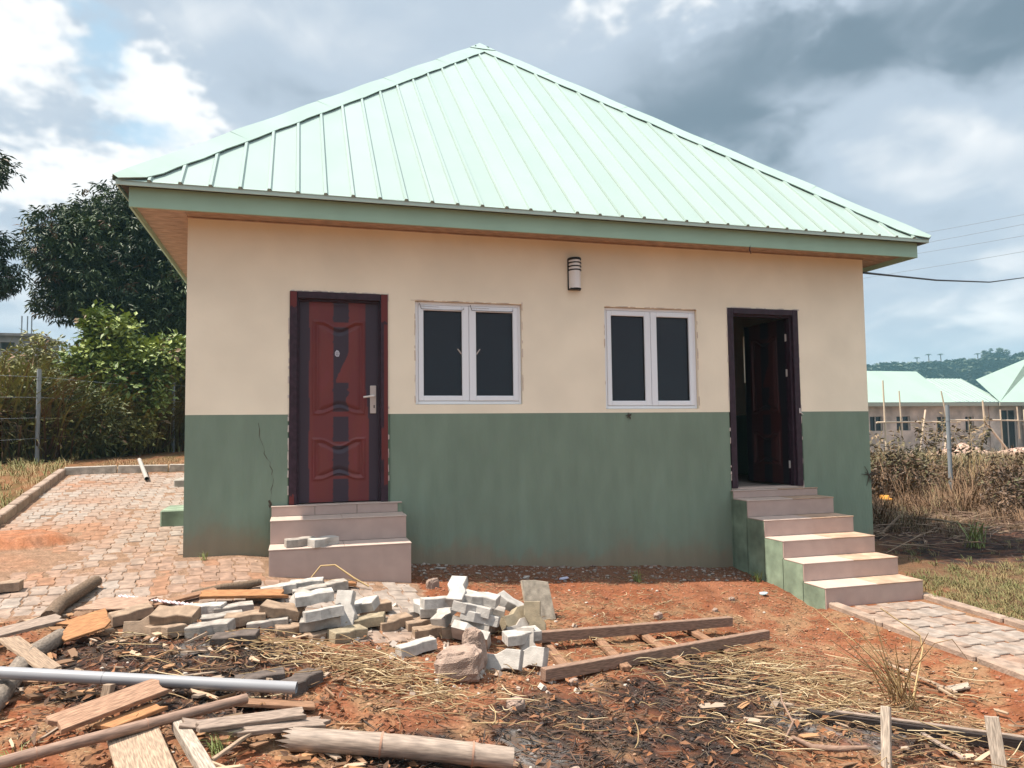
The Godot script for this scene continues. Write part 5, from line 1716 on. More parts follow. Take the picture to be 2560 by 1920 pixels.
# ------------------------------------------------------------------ fences, lines, far buildings, hill
func build_far():
	for p in [["grey steel fence post before the bright green bush", -4.09, -9.79, 2.07], ["grey steel fence post near the house corner", -2.05, -13.25, 2.05], ["lone grey steel fence post in the weeds beyond the long steps", 14.28, -5.03, 1.12]]:
		var t := thing("fence_post", p[0], "fence post", "", Vector3(p[1], 0, p[2]))
		var st := new_st()
		var b := land(p[1], p[2])
		tube(st, [Vector3(0, b - 0.3, 0), Vector3(0, p[3] - 0.02, 0), Vector3(0, p[3], 0)], [0.042, 0.042, 0.03], 12)
		obj("post", st, mats.steel, t)
		for k in 3:
			st = new_st()
			tube(st, [Vector3(0, b + 0.5 + 0.6 * k, 0), Vector3(0, b + 0.53 + 0.6 * k, 0)], [0.047, 0.047], 12)
			obj("wire_tie", st, mats.steel, t)
	var w := thing("wire_fence", "sagging thin wire strands strung between the two steel posts by the bushes", "wire fence")
	for k in 4:
		var st := new_st()
		var a := Vector3(-4.09, 0.14 + 0.5 + 0.42 * k, -9.75)
		var b := Vector3(-2.05, 0.24 + 0.45 + 0.42 * k, -13.2)
		var d := b - a
		tube(st, [a - d * 1.2, a - d * 0.6 + Vector3(0, -0.05, 0), a, (a + b) / 2 + Vector3(0, -0.05, 0), b, b + d * 0.5 + Vector3(0, -0.04, 0), b + d], [0.004, 0.004, 0.004, 0.004, 0.004, 0.004, 0.004], 4, false)
		obj("wire", st, mats.steel, w)
	# service cable and the overhead lines behind
	var st := new_st()
	tube(st, [Vector3(7.8, 2.62, -0.05), Vector3(11.0, 3.05, -2.0), Vector3(15.0, 3.68, -4.5), Vector3(22.0, 5.05, -9.0)], [0.014, 0.014, 0.014, 0.014], 6)
	var o: Node3D = obj("service_cable", st, mats.black)
	tag(o, "thick black cable running from the house wall under the eave", "cable")
	var lines := [["highest", ang(45.0, 12.75), ang(51.4, 13.12)], ["second", ang(44.6, 12.05), ang(51.4, 12.53)], ["third", ang(44.5, 11.45), ang(51.4, 11.82)], ["lowest", ang(43.8, 10.35), ang(51.4, 10.85)]]
	for l in lines:
		st = new_st()
		var e := Vector3(1.0, 0.7, 7.6)
		var a: Vector3 = e + l[1] * 62.0
		var b: Vector3 = e + l[2] * 55.0
		var d := b - a
		tube(st, [a - d * 0.8, a, (a + b) / 2 + Vector3(0, -0.02, 0), b, b + d], [0.013, 0.013, 0.013, 0.013, 0.013], 5)
		o = obj("power_line", st, mats.steel)
		tag(o, "%s of the four thin overhead lines beyond the roof corner" % l[0], "power line", "overhead lines beyond the roof")
	# long unfinished building with a pale green roof, and its taller wing
	var fz := -36.0
	var A := thing("long_building", "low unfinished pinkish building with a pale green roof beyond the field", "building")
	far_wall(A, 33.0, 50.6, -1.9, 2.25, fz, [[39.9, 41.0, 0.3, 1.3], [42.2, 43.4, 0.3, 1.3], [45.8, 46.9, 0.15, 1.25], [48.4, 49.2, 0.1, 1.25], [36.5, 37.7, 0.3, 1.3]])
	st = new_st()
	var y0 := 2.3
	poly(st, PackedVector3Array([Vector3(31.5, y0, fz + 0.6), Vector3(47.0, y0, fz + 0.6), Vector3(47.5, 4.85, fz - 3.4), Vector3(34.0, 4.85, fz - 3.4)]), Vector3(0, 1, 1))
	poly(st, PackedVector3Array([Vector3(47.0, y0, fz + 0.6), Vector3(50.6, y0, fz - 3.4), Vector3(47.5, 4.85, fz - 3.4)]), Vector3(1, 1, 0))
	poly(st, PackedVector3Array([Vector3(31.5, y0, fz - 8), Vector3(50.6, y0, fz - 8), Vector3(47.5, 4.85, fz - 3.4), Vector3(34.0, 4.85, fz - 3.4)]), Vector3(0, 1, -1))
	obj("roof", st, mats.far_roof, A)
	st = new_st()
	poly(st, PackedVector3Array([Vector3(46.6, y0 + 0.02, fz + 0.58), Vector3(51.6, y0 + 0.02, fz + 0.58), Vector3(51.6, 4.30, fz - 3.3), Vector3(47.4, 4.30, fz - 3.3)]), Vector3(0, 1, 1))
	for i in 12:
		var x := 47.0 + i * 0.4
		tube(st, [Vector3(x, y0 + 0.05, fz + 0.55), Vector3(x + 0.25, 4.31, fz - 3.28)], [0.03, 0.03], 4)
	obj("lower_roof", st, mats.far_roof_lit, A)
	st = new_st()
	box(st, Vector3(31.5, 2.02, fz + 0.55), Vector3(50.9, 2.29, fz + 0.62))
	obj("fascia", st, mats.far_fascia, A)
	var C := thing("wing_building", "taller unfinished wing with pale green roof and porch columns beyond the field", "building")
	far_wall(C, 50.6, 74.0, -1.9, 2.25, fz + 0.1, [[51.7, 53.2, -1.6, 1.7], [55.2, 56.6, 0.1, 1.3], [59.0, 60.4, 0.1, 1.3]])
	st = new_st()
	poly(st, PackedVector3Array([Vector3(50.9, y0, fz + 0.75), Vector3(76.0, y0, fz + 0.75), Vector3(72.0, 7.5, fz - 7.4), Vector3(66.6, 7.5, fz - 7.4), Vector3(61.9, 6.4, fz - 5.7), Vector3(51.9, 4.15, fz - 2.1)]), Vector3(0, 1, 1))
	poly(st, PackedVector3Array([Vector3(50.9, y0, fz + 0.75), Vector3(61.9, 6.4, fz - 5.7), Vector3(66.6, 7.5, fz - 7.4), Vector3(72.0, 2.0, fz - 16.0)]), Vector3(-1, 1, 0))
	obj("roof", st, mats.far_roof, C)
	st = new_st()
	box(st, Vector3(50.9, 2.02, fz + 0.68), Vector3(76.0, 2.29, fz + 0.76))
	obj("fascia", st, mats.far_fascia, C)
	for x in [53.8, 56.4, 59.0]:
		st = new_st()
		box(st, Vector3(x - 0.2, -1.9, fz + 0.25), Vector3(x + 0.2, 2.02, fz + 0.65), 0.02)
		box(st, Vector3(x - 0.27, 0.55, fz + 0.2), Vector3(x + 0.27, 0.75, fz + 0.7), 0.02)
		obj("column", st, mats.far_col, C)
	var S := thing("pole_scaffold", "rough bamboo pole rail with diagonal props before the unfinished building", "scaffold")
	var pz := fz + 2.5
	for q in [[[38.2, 0.88, 0], [45.2, 0.84, 0.05], 0.05], [[44.2, 0.98, 0], [52.5, 0.86, 0], 0.05], [[51.0, 0.80, 0], [57.0, 0.84, 0], 0.05], [[38.9, -1.6, 0], [38.85, 3.7, 0], 0.05], [[40.3, -1.6, 0], [40.15, 3.0, 0], 0.045], [[44.2, 0.5, 0], [43.7, 3.0, 0], 0.045], [[47.4, 0.85, 0], [47.3, 2.35, 0], 0.06], [[47.4, 0.85, 0], [49.3, -1.6, 0.4], 0.06], [[48.9, -1.6, 0], [48.85, 1.7, 0], 0.05], [[44.3, 0.85, 0], [43.2, -1.5, 0.4], 0.05], [[42.3, 1.7, 0], [41.2, -1.4, 0.4], 0.045], [[50.5, -0.4, 0], [50.4, 1.9, 0], 0.045], [[51.0, -0.2, 0], [51.0, 1.7, 0], 0.04]]:
		st = new_st()
		var a := Vector3(q[0][0], q[0][1], pz + q[0][2])
		var b := Vector3(q[1][0], q[1][1], pz + q[1][2])
		tube(st, [a, a.lerp(b, 0.5) + Vector3(0, 0.04, 0), b], [q[2] * 1.4, q[2] * 1.25, q[2] * 0.95], 6)
		obj("pole", st, mats.pole, S)
	# heap of pink sand
	st = new_st()
	heap(st, Vector3(43.2, -1.5, -31.5), 2.8, 1.0, 1)
	o = obj("sand_heap", st, mats.sand)
	tag(o, "pointed heap of pinkish sand before the unfinished building", "sand heap")
	st = new_st()
	heap(st, Vector3(47.6, -1.5, -31.0), 3.6, 0.62, 2)
	o = obj("sand_heap", st, mats.sand)
	tag(o, "long low spread of sand running on from the pointed heap", "sand heap")
	# grey block house far off behind the trees
	var Bd := thing("block_house", "grey flat-topped block house showing beneath the dark tree", "building")
	st = new_st()
	wall_panel(st, Transform3D(Basis(), Vector3(0, 0, -60)), -30.0, -19.0, 0.0, 8.6, 0.3, [[-21.6, -20.6, 7.4, 8.1], [-25.0, -24.0, 7.4, 8.1]])
	obj("wall", st, mats.far_grey, Bd)
	st = new_st()
	box(st, Vector3(-30.2, 8.6, -66), Vector3(-18.8, 8.8, -59.7))
	obj("roof_slab", st, mats.far_grey, Bd)
	st = new_st()
	box(st, Vector3(-29.9, 0.0, -66), Vector3(-19.1, 8.5, -62.0))
	obj("rear_block", st, mats.far_grey, Bd)
	for x in [-19.6, -19.9, -20.3]:
		st = new_st()
		tube(st, [Vector3(x, 8.7, -60.5), Vector3(x, 10.3, -60.5)], [0.05, 0.05], 5)
		obj("rebar", st, mats.steel, Bd)
	# wooded ridge
	st = new_st()
	var pts := []
	for i in 121:
		var az := -70.0 + i * 1.6
		var row := []
		for j in 5:
			var dist: float = [330.0, 380.0, 420.0, 450.0, 520.0][j]
			var hgt: float = [-4.0, 12.0, 27.5, 30.0, 10.0][j]
			var k := 0.35 + 0.65 * smoothstep(5.0, 30.0, az)
			hgt = hgt * k + 2.2 * n_tone.get_noise_2d(az * 12.0, dist) * (0 if j == 0 else 1)
			row.append(ang(az, 0.0) * dist + Vector3(1, hgt - (0 if j else 3), 7.6))
		pts.append(row)
	for i in 120:
		for j in 4:
			poly(st, PackedVector3Array([pts[i][j], pts[i + 1][j], pts[i + 1][j + 1], pts[i][j + 1]]), Vector3.UP + (Vector3.BACK if j < 3 else Vector3.FORWARD))
	o = obj("hill", st, mats.hill)
	o.set_meta("kind", "structure")
	o.set_meta("label", "long hazy wooded ridge on the skyline")
	var blob := leaf_cluster(60, 1.0, 0.75, 1.6, 0.1, 31)
	var xfs := []
	var cc := []
	for i in 5200:
		var az := rng.randf_range(28.0, 62.0)
		var dist := rng.randf_range(335.0, 452.0)
		var k := 0.35 + 0.65 * smoothstep(5.0, 30.0, az)
		var hgt := 0.0
		if dist < 380.0: hgt = lerpf(-4, 12, (dist - 330) / 50.0)
		elif dist < 420.0: hgt = lerpf(12, 27.5, (dist - 380) / 40.0)
		else: hgt = lerpf(27.5, 30, (dist - 420) / 30.0)
		var s := rng.randf_range(1.2, 2.6)
		xfs.append(Transform3D(rot(rng.randf() * 360).scaled(Vector3(s, s * rng.randf_range(0.7, 1.1), s)), ang(az, 0) * dist + Vector3(1, hgt * k + s * 0.4, 7.6)))
		cc.append(Color(0.020, 0.032, 0.014).lerp(Color(0.05, 0.065, 0.028), rng.randf()))
	o = scatter("forest", blob, mats.leaf_plant, xfs, cc)
	o.set_meta("kind", "stuff")
	tag(o, "continuous wood covering the hazy ridge", "forest")
	for q in [["round-crowned tree standing highest on the ridge above the wing roof", 49.2, 448.0, 31.0, 6.4, 5.2], ["smaller round tree on the ridge beside the highest one", 50.55, 448.0, 31.0, 3.4, 4.4], ["low domed tree on the ridge above the dip between the far roofs", 47.35, 448.0, 30.0, 3.0, 3.2]]:
		var base: Vector3 = ang(q[1], 0) * q[2] + Vector3(1, q[3], 7.6)
		var s: float = q[4]
		tree("ridge_tree", q[0], "tree", "", base, s * 1.5, [[Vector3(0, s * 0.6, 0), Vector3(s, s * 0.6, s)], [Vector3(s * 0.3, s * 0.3, 0), Vector3(s, s * 0.5, s)], [Vector3(-s * 0.5, s * 0.25, 0), Vector3(s * 0.7, s * 0.5, s * 0.7)]], 90, blob, [Color(0.02, 0.032, 0.014), Color(0.045, 0.06, 0.026), Color(0.03, 0.04, 0.02)], 0.9, 0.4)
	for q in [["palm on the ridge nearest the house wall", 44.75, 3.2], ["palm on the ridge, tallest of those over the low roof", 45.45, 4.6], ["palm on the ridge over the low roof's end", 46.15, 4.4], ["palm on the ridge between the domed tree and highest tree", 48.25, 3.6]]:
		var t := thing("palm_tree", q[0], "palm", "palms on the ridge", ang(q[1], 0) * 447.0 + Vector3(1, 30.5, 7.6))
		var s2 := new_st()
		var H: float = q[2] + 2.0
		tube(s2, [Vector3.ZERO, Vector3(0.1, H * 0.5, 0), Vector3(0, H, 0)], [0.35, 0.25, 0.22], 6)
		obj("trunk", s2, mats.bark, t)
		s2 = new_st()
		for i in 11:
			var a := TAU * i / 11.0
			var d := Vector3(cos(a), 0, sin(a))
			var c := Vector3(0, H, 0)
			var sd := Vector3(-sin(a), 0, cos(a)) * 0.28
			poly(s2, PackedVector3Array([c - sd * 0.4, c + sd * 0.4, c + d * 1.1 + Vector3(0, 0.5, 0) + sd, c + d * 1.1 + Vector3(0, 0.5, 0) - sd]), Vector3.UP)
			poly(s2, PackedVector3Array([c + d * 1.1 + Vector3(0, 0.5, 0) - sd, c + d * 1.1 + Vector3(0, 0.5, 0) + sd, c + d * 2.0 + Vector3(0, -0.3, 0)]), Vector3.UP)
		obj("crown", s2, mats.palm, t)

func heap(st: SurfaceTool, c: Vector3, R: float, H: float, sd: int):
	var pt := func(i, j):
		var r: float = R * i / 10.0
		var a: float = TAU * (j % 28) / 28.0
		var n := 1.0 + 0.25 * n_tone.get_noise_2d(cos(a) * 60.0 + sd * 99.0, sin(a) * 60.0)
		var f: float = 1.0 - i / 10.0
		return c + Vector3(cos(a) * r * n, H * f * (0.75 + 0.25 * f) + 0.10 * n_tone.get_noise_2d(r * 200.0, a * 90.0) * (0.0 if i == 10 else 1.0), sin(a) * r * 0.8 * n)
	for i in 10:
		for j in 28:
			var p := PackedVector3Array([pt.call(i, j), pt.call(i + 1, j), pt.call(i + 1, j + 1), pt.call(i, j + 1)])
			if i == 0:
				p = PackedVector3Array([p[0], p[1], p[2]])
			poly(st, p, Vector3.UP)

func far_wall(t: Node3D, x0: float, x1: float, y0: float, y1: float, z: float, holes: Array):
	var st := new_st()
	wall_panel(st, Transform3D(Basis(), Vector3(0, 0, z)), x0, x1, y0, y1, 0.25, holes)
	obj("wall", st, mats.far_wall, t)
	st = new_st()
	box(st, Vector3(x0 + 0.05, y0, z - 8.0), Vector3(x1 - 0.05, y1, z - 2.5))
	obj("rear_wall", st, mats.far_wall, t)
	for h in holes:
		st = new_st()
		var f := 0.06
		var xm: float = (h[0] + h[1]) / 2
		box(st, Vector3(xm - f / 2, h[2], z - 0.16), Vector3(xm + f / 2, h[3], z - 0.10))
		box(st, Vector3(h[0], h[2] + 0.02, z - 0.17), Vector3(h[0] + f, h[3] - 0.02, z - 0.09))
		box(st, Vector3(h[1] - f, h[2] + 0.02, z - 0.17), Vector3(h[1], h[3] - 0.02, z - 0.09))
		var fr := obj("window_frame", st, mats.far_col, t)
		st = new_st()
		box(st, Vector3(h[0], h[2], z - 0.24), Vector3(h[1], h[3], z - 0.20))
		obj("pane", st, mats.dark_recess_far, fr)  # dark sheet closing each opening in place of its shadowed depth

func build_small():
	# lamp on the wall
	var l := thing("wall_lamp", "black and white bulkhead lamp on the cream wall between the windows", "wall lamp", "", Vector3(3.935, 2.40, 0.0))
	var st := new_st()
	box(st, Vector3(-0.075, -0.175, 0.001), Vector3(0.075, 0.175, 0.022), 0.004)
	obj("back_plate", st, mats.black, l)
	st = new_st()
	for i in 8:
		var a0 := PI * i / 8.0
		var a1 := PI * (i + 1) / 8.0
		var p0 := Vector3(-cos(a0) * 0.066, 0, 0.02 + sin(a0) * 0.088)
		var p1 := Vector3(-cos(a1) * 0.066, 0, 0.02 + sin(a1) * 0.088)
		poly(st, PackedVector3Array([p0 + Vector3(0, -0.16, 0), p1 + Vector3(0, -0.16, 0), p1 + Vector3(0, 0.15, 0), p0 + Vector3(0, 0.15, 0)]), (p0 + p1) - Vector3(0, 0, 0.04))
	obj("diffuser", st, mats.lampglass, l)
	for k in 4:
		st = new_st()
		var y: float = [0.165, 0.122, 0.082, 0.042][k]
		var pl := PackedVector2Array()
		pl.append(Vector2(-0.072, 0.02))
		for i in 9:
			var a := PI * i / 8.0
			pl.append(Vector2(-cos(a) * 0.075, 0.02 + sin(a) * 0.092))
		pl.append(Vector2(0.072, 0.02))
		prism(st, Transform3D(Basis(), Vector3(0, y, 0)), pl, -0.008 if k else -0.010, 0.006 if k else 0.012, 0.002)
		obj("louvre", st, mats.black, l)
	st = new_st()
	box(st, Vector3(-0.07, -0.175, 0.02), Vector3(0.055, -0.160, 0.085), 0.004)
	obj("base_lip", st, mats.black, l)
	st = new_st()
	prism(st, Transform3D(), PackedVector2Array([Vector2(-0.16, 0.0), Vector2(-0.02, -0.09), Vector2(0.17, -0.03), Vector2(0.08, 0.03), Vector2(0.12, 0.09), Vector2(-0.06, 0.06)]), 0.0, 0.02, 0.004)
	var os := obj("orange_scrap", st, mats.orange)
	os.transform = Transform3D(rot(20, 28, 6), G(10.9, -3.2, 0.30))
	tag(os, "orange-yellow scrap of plastic in the cut brush beyond the long steps", "plastic scrap")
	# a bent nail below the fascia, and dried mud-dauber marks on the wall
	st = new_st()
	tube(st, [Vector3(5.89, 2.74, 0.425), Vector3(5.88, 2.68, 0.43), Vector3(5.895, 2.64, 0.432)], [0.006, 0.006, 0.004], 5)
	var o := obj("hook", st, mats.frame_dark)
	tag(o, "tiny bent hook hanging under the fascia above the open door", "hook")
	for q in [[4.562, 0.845, 0.045, "small dried insect nest on the wall just below the second window"], [7.745, 0.10, 0.13, "dark spiky twig stuck at the house corner beside the long steps"]]:
		st = new_st()
		for i in 9:
			var a := TAU * i / 9.0 + rng.randf()
			var r: float = q[2] * rng.randf_range(0.5, 1.2)
			tube(st, [Vector3(q[0], q[1], 0.004), Vector3(q[0] + cos(a) * r * 0.5, q[1] + sin(a) * r * 0.5, 0.014), Vector3(q[0] + cos(a) * r, q[1] + sin(a) * r, 0.006)], [0.006, 0.005, 0.002], 4)
		o = obj("dried_twig" if q[2] > 0.1 else "insect_nest", st, mats.twig)
		tag(o, q[3], "twig" if q[2] > 0.1 else "nest")
	# step blocks along the side wall
	for q in [["green painted step block against the side wall near the corner", -0.46, -1.62, 0.62, 0.18], ["small farther step block against the side wall of the house", -0.80, -4.9, 0.6, 0.11]]:
		st = new_st()
		var g := land(q[1], q[2])
		box(st, Vector3(q[1], g - 0.2, q[2] - q[3]), Vector3(-0.004, g + q[4], q[2]), 0.015)
		o = obj("step_block", st, mats.stepgreen if q[4] > 0.15 else mats.cement2)
		tag(o, q[0], "step")

func build_ground():
	var xs := []
	var x := -3.4
	while x < 8.6:
		xs.append(x); x += 0.036
	var step := 0.06
	while x < 900.0:
		xs.append(x); x += step; step *= 1.16
	xs.append(900.0)
	x = -3.4 - 0.06
	step = 0.06
	while x > -900.0:
		xs.push_front(x); x -= step; step *= 1.16
	var zs := []
	var z := -1.6
	while z < 4.7:
		zs.append(z); z += 0.036
	step = 0.06
	while z < 400.0:
		zs.append(z); z += step; step *= 1.25
	z = -1.6 - 0.06
	step = 0.06
	while z > -900.0:
		zs.push_front(z); z -= step; step *= 1.13
	var V := PackedVector3Array()
	var N := PackedVector3Array()
	var C := PackedColorArray()
	var I := PackedInt32Array()
	var w := xs.size()
	for j in zs.size():
		for i in w:
			V.append(Vector3(xs[i], gy(xs[i], zs[j]), zs[j]))
			C.append(ground_color(xs[i], zs[j]))
	N.resize(V.size())
	for j in zs.size():
		for i in w:
			var a := V[j * w + mini(i + 1, w - 1)] - V[j * w + maxi(i - 1, 0)]
			var b := V[mini(j + 1, zs.size() - 1) * w + i] - V[maxi(j - 1, 0) * w + i]
			N[j * w + i] = b.cross(a).normalized()
	for j in zs.size() - 1:
		for i in w - 1:
			var k := j * w + i
			I.append_array([k, k + 1, k + w + 1, k, k + w + 1, k + w])
	var arr := []
	arr.resize(Mesh.ARRAY_MAX)
	arr[Mesh.ARRAY_VERTEX] = V
	arr[Mesh.ARRAY_NORMAL] = N
	arr[Mesh.ARRAY_COLOR] = C
	arr[Mesh.ARRAY_INDEX] = I
	var m := ArrayMesh.new()
	m.add_surface_from_arrays(Mesh.PRIMITIVE_TRIANGLES, arr)
	var o := node("ground", m, mats.earth)
	o.set_meta("kind", "structure")
	o.set_meta("label", "red laterite earth with burnt patches and straw")

func make_materials():
	T.grain = noise_tex(0.02, 0.88, 1.0, 512, 2)
	T.soft = noise_tex(0.006, 0.955, 1.0, 512, 3, 4)
	T.gritty = noise_tex(0.09, 0.0, 1.0, 512, 4, 3)
	T.plaster = noise_tex(0.035, 0.0, 1.0, 512, 6, 4)
	T.wood = noise_tex(0.03, 0.68, 1.0, 512, 7, 5)
	T.earth = noise_tex(0.05, 0.74, 1.0, 1024, 8, 5)
	T.wear = noise_tex(0.012, 0.76, 1.0, 512, 9, 5)
	mats.cream = mat(0.92, 0.80, 0.625, 0.85, "soft", Vector3(0.35, 0.35, 0.35), "plaster", 0.12, true)
	mats.green = mat(0.185, 0.265, 0.185, 0.8, "soft", Vector3(1.5, 0.4, 1.5), "plaster", 0.15, true)
	mats.green_coat = mat(1, 1, 1, 0.8, "soft", Vector3(1.5, 0.4, 1.5), "plaster", 0.15, true)
	mats.green_coat.vertex_color_use_as_albedo = true
	mats.stepgreen = mat(0.26, 0.33, 0.235, 0.8, "wear", Vector3(0.5, 0.5, 0.5), "plaster", 0.15, true)
	mats.cement = mat(0.34, 0.27, 0.23, 0.7, "grain", Vector3(0.5, 0.5, 0.5))
	mats.cement2 = mat(0.34, 0.31, 0.27, 0.85, "grain", Vector3(0.5, 0.5, 0.5), "gritty", 0.1, true)
	mats.inner = mat(0.16, 0.13, 0.12, 0.9)  # inside surfaces coloured dark so the rooms read near black
	mats.soffit = mat(0.60, 0.40, 0.29, 0.55, "wood", Vector3(0.4, 4, 4))
	mats.fascia = mat(0.36, 0.53, 0.41, 0.5, "soft", Vector3(0.4, 0.4, 0.4))
	mats.flash = mat(0.315, 0.41, 0.36, 0.38, "soft", Vector3(0.5, 0.5, 0.5))
	mats.flash_eave_lifted = mat(0.43, 0.54, 0.48, 0.35)  # roof paint lightened to offset the shade on the eave edge
	mats.roof0 = mat(0.305, 0.385, 0.345, 0.38, "soft", Vector3(0.3, 0.3, 0.3), "", 0, true)
	mats.roof1 = mat(0.295, 0.375, 0.335, 0.40, "soft", Vector3(0.3, 0.3, 0.3), "", 0, true)
	mats.roof2 = mat(0.315, 0.39, 0.35, 0.36, "soft", Vector3(0.3, 0.3, 0.3), "", 0, true)
	mats.crack = mat(0.085, 0.07, 0.05, 0.95)
	mats.frame_dark = mat(0.045, 0.020, 0.032, 0.5, "wear", Vector3(2, 2, 2))
	mats.door_red = mat(0.13, 0.022, 0.02, 0.5)
	mats.chip = mat(0.62, 0.53, 0.47, 0.95)
	mats.chip2 = mat(0.62, 0.49, 0.39, 0.95)
	mats.leaf = StandardMaterial3D.new()
	mats.leaf.vertex_color_use_as_albedo = true
	mats.leaf.roughness = 0.55
	mats.leaf_in_dimmed = mats.leaf.duplicate()
	mats.leaf_in_dimmed.albedo_color = lin(0.3, 0.28, 0.28)  # open leaf darkened to read as standing in the dim room
	mats.nickel = mat(0.50, 0.42, 0.38, 0.4)
	mats.nickel_pale = mat(0.66, 0.60, 0.56, 0.35)
	mats.black = mat(0.018, 0.014, 0.015, 0.5)
	mats.sticker = mat(0.45, 0.44, 0.48, 0.7)
	mats.upvc = mat(0.80, 0.81, 0.84, 0.35)
	mats.film_dark = mat(0.11, 0.10, 0.11, 0.5)
	mats.glass = StandardMaterial3D.new()
	mats.glass.albedo_color = Color(lin(0.020, 0.016, 0.022), 0.6)
	mats.glass.transparency = BaseMaterial3D.TRANSPARENCY_ALPHA
	mats.glass.roughness = 0.04
	mats.glass.metallic_specular = 0.4
	mats.dark_recess_far = mat(0.03, 0.028, 0.03, 0.1)  # dark colour standing for the unlit depth of the far openings
	mats.tile_a = mat(0.50, 0.385, 0.325, 0.5, "soft", Vector3(1.7, 0.7, 0.7), "", 0, true)
	mats.tile_orange = mat(0.54, 0.36, 0.25, 0.55, "wear", Vector3(0.7, 0.7, 0.7), "", 0, true)
	mats.tile_b = mat(0.45, 0.325, 0.28, 0.45, "soft", Vector3(1.5, 1.5, 1.5), "", 0, true)
	var pv := [[0.345, 0.28, 0.235], [0.335, 0.255, 0.205], [0.33, 0.235, 0.18], [0.33, 0.21, 0.15], [0.33, 0.175, 0.105]]
	for i in 5:
		mats["pave%d" % i] = mat(pv[i][0], pv[i][1], pv[i][2], 0.95, "wear", Vector3(1.3, 1.3, 1.3), "gritty", 0.12, true)
	mats.pave_tint = mat(1, 1, 1, 0.95, "wear", Vector3(1.3, 1.3, 1.3), "gritty", 0.12, true)
	mats.pave_tint.vertex_color_use_as_albedo = true
	var lv := [[0.52, 0.475, 0.43], [0.40, 0.35, 0.305], [0.35, 0.245, 0.17], [0.36, 0.29, 0.195], [0.13, 0.10, 0.085]]
	for i in 5:
		mats["loose%d" % i] = mat(lv[i][0], lv[i][1], lv[i][2], 0.95, "wear", Vector3(1.8, 1.8, 1.8), "gritty", 0.2, true)
	mats.kerb = mat(0.36, 0.26, 0.20, 0.95, "wear", Vector3(0.9, 0.9, 0.9), "gritty", 0.25, true)
	mats.kerb_pale = mat(0.50, 0.44, 0.38, 0.95, "wear", Vector3(0.9, 0.9, 0.9), "gritty", 0.25, true)
	mats.lump = mat(0.40, 0.285, 0.225, 0.95, "wear", Vector3(2, 2, 2), "gritty", 0.5, true)
	mats.slab = mat(0.40, 0.335, 0.26, 0.9, "wear", Vector3(2, 2, 2), "gritty", 0.2)
	var wd := {"wood_pale": [0.37, 0.275, 0.215], "wood_cream": [0.44, 0.31, 0.215], "wood_pink": [0.42, 0.27, 0.19], "wood_brown": [0.33, 0.18, 0.105], "wood_dark": [0.33, 0.205, 0.145], "wood_white": [0.48, 0.39, 0.31], "wood_faded": [0.43, 0.25, 0.16], "ply_orange": [0.47, 0.22, 0.095], "charred": [0.05, 0.035, 0.03]}
	for k in wd:
		mats[k] = mat(wd[k][0], wd[k][1], wd[k][2], 0.85, "wood", Vector3(0.7, 7, 7), "wood", 0.25)
	mats.pvc = mat(0.29, 0.285, 0.295, 0.35, "soft", Vector3(1, 1, 1))
	mats.pipe_old = mat(0.34, 0.31, 0.28, 0.5)
	mats.orange = mat(0.62, 0.26, 0.03, 0.6)
	mats.bamboo = mat(0.43, 0.33, 0.26, 0.5, "wood", Vector3(0.5, 5, 5), "wood", 0.02)
	mats.node_ring = mat(0.33, 0.19, 0.13, 0.7)
	mats.bamboo_pink = mat(0.37, 0.235, 0.17, 0.6, "wood", Vector3(0.6, 5, 5), "wood", 0.03)
	mats.bark = mat(0.20, 0.135, 0.09, 0.95, "wood", Vector3(4, 4, 1.5), "wood", 0.8)
	mats.bark_grey = mat(0.27, 0.215, 0.17, 0.95, "wood", Vector3(4, 4, 1.5), "wood", 0.8)
	mats.pinkrod = mat(0.50, 0.33, 0.34, 0.5)
	mats.plastic = mat(0.48, 0.62, 0.66, 0.3)
	mats.chipblue = mat(0.50, 0.50, 0.62, 0.4)
	mats.straw_m = mat(0.42, 0.29, 0.14, 0.7)
	mats.straw_d = mat(0.25, 0.155, 0.075, 0.8)
	mats.twig = mat(0.07, 0.05, 0.04, 0.9)
	mats.lampglass = mat(0.82, 0.78, 0.76, 0.35)
	mats.steel = mat(0.20, 0.215, 0.23, 0.5)
	mats.far_roof = mat(0.29, 0.385, 0.32, 0.45, "soft", Vector3(0.1, 0.1, 0.1), "", 0, true)
	mats.far_roof_lit = mat(0.30, 0.375, 0.33, 0.35)  # roof paint slightly lightened, standing for brighter light on the lower pitch
	mats.far_fascia = mat(0.34, 0.33, 0.27, 0.7)
	mats.far_wall = mat(0.66, 0.53, 0.46, 0.95, "wear", Vector3(0.12, 0.12, 0.12), "", 0, true)
	mats.far_col = mat(0.50, 0.44, 0.40, 0.9)
	mats.far_grey = mat(0.34, 0.30, 0.28, 0.9, "wear", Vector3(0.1, 0.1, 0.1), "", 0, true)
	mats.pole = mat(0.52, 0.40, 0.29, 0.8)
	mats.sand = mat(0.55, 0.36, 0.28, 0.95, "wear", Vector3(0.4, 0.4, 0.4), "", 0, true)
	mats.hill = mat(0.035, 0.05, 0.022, 1.0)
	mats.palm = mat(0.03, 0.042, 0.018, 0.8)
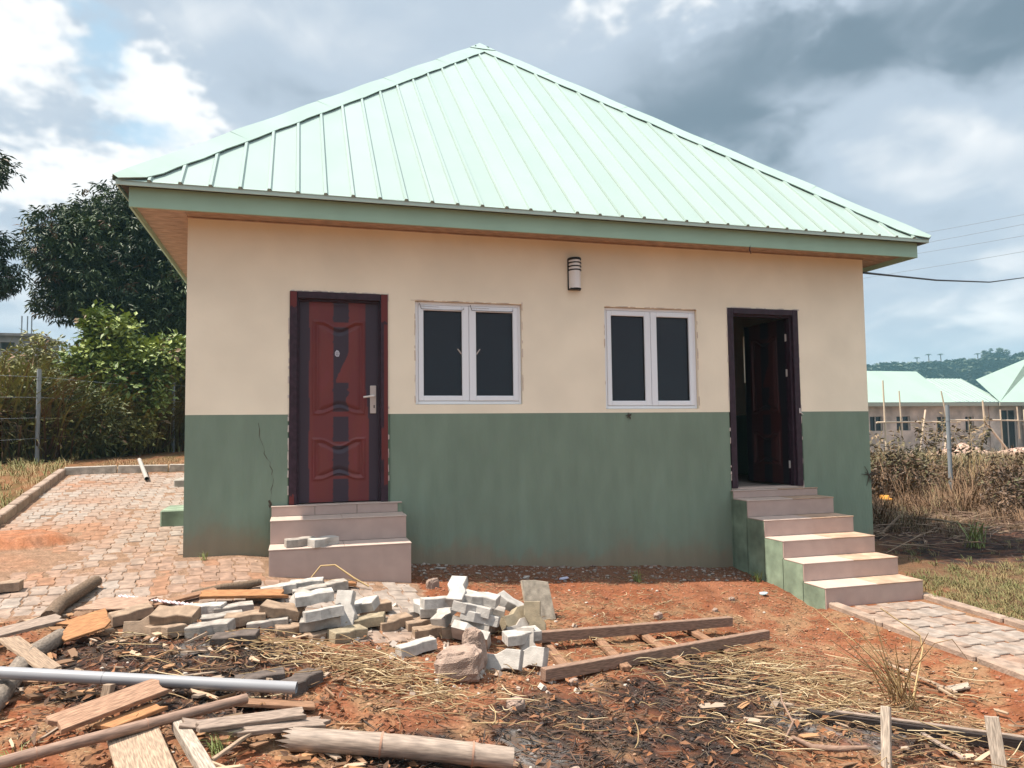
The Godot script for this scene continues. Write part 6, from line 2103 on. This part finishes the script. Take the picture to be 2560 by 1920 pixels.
	mats.leaf_plant = leafmat()
	mats.leaf_dry = leafmat(0.8, 0.25)
	mats.earth = mat(1, 1, 1, 1.0, "earth", Vector3(0.8, 0.8, 0.8), "gritty", 0.4, true)
	mats.earth.vertex_color_use_as_albedo = true
	mats.earth.metallic_specular = 0.2

func _ready():
	rng.seed = 20240
	n_relief.seed = 1; n_relief.frequency = 0.01; n_relief.fractal_octaves = 4
	n_tone.seed = 2; n_tone.frequency = 0.01; n_tone.fractal_octaves = 4
	n_fine.seed = 3; n_fine.frequency = 0.02; n_fine.fractal_octaves = 3
	# camera, sky, sun, exposure
	var cam := Camera3D.new()
	cam.name = "camera"
	cam.fov = 54.54
	cam.near = 0.05
	cam.far = 2000.0
	add_child(cam)
	cam.transform = Transform3D(Basis(Vector3(0.9608, -0.0119, 0.2770), Vector3(-0.0057, 0.9981, 0.0617), Vector3(-0.2773, -0.0608, 0.9589)).orthonormalized(), Vector3(1.0137, 0.7083, 7.6068))
	cam.current = true
	var we := WorldEnvironment.new()
	we.name = "world_environment"
	var env := Environment.new()
	env.background_mode = Environment.BG_SKY
	var sky := Sky.new()
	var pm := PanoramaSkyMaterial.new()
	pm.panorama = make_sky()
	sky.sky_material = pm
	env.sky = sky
	env.tonemap_mode = Environment.TONE_MAPPER_LINEAR
	env.tonemap_exposure = 2.15
	env.sdfgi_enabled = true
	env.ssao_enabled = true
	env.ssil_enabled = true
	env.fog_enabled = true
	env.fog_density = 0.00055
	env.fog_light_color = Color(0.62, 0.83, 0.89)
	we.environment = env
	add_child(we)
	var sun := DirectionalLight3D.new()
	sun.name = "sun"
	sun.light_energy = 1.34
	sun.light_color = Color(1.0, 0.965, 0.91)
	sun.light_angular_distance = 0.5
	sun.shadow_enabled = true
	add_child(sun)
	sun.look_at_from_position(Vector3.ZERO, Vector3(0.53, -1.0, 0.027), Vector3.BACK)
	make_materials()
	build_ground()
	build_pavement()
	build_house()
	build_steps()
	build_small()
	build_far()
	build_loose()
	build_plants()
	build_litter()
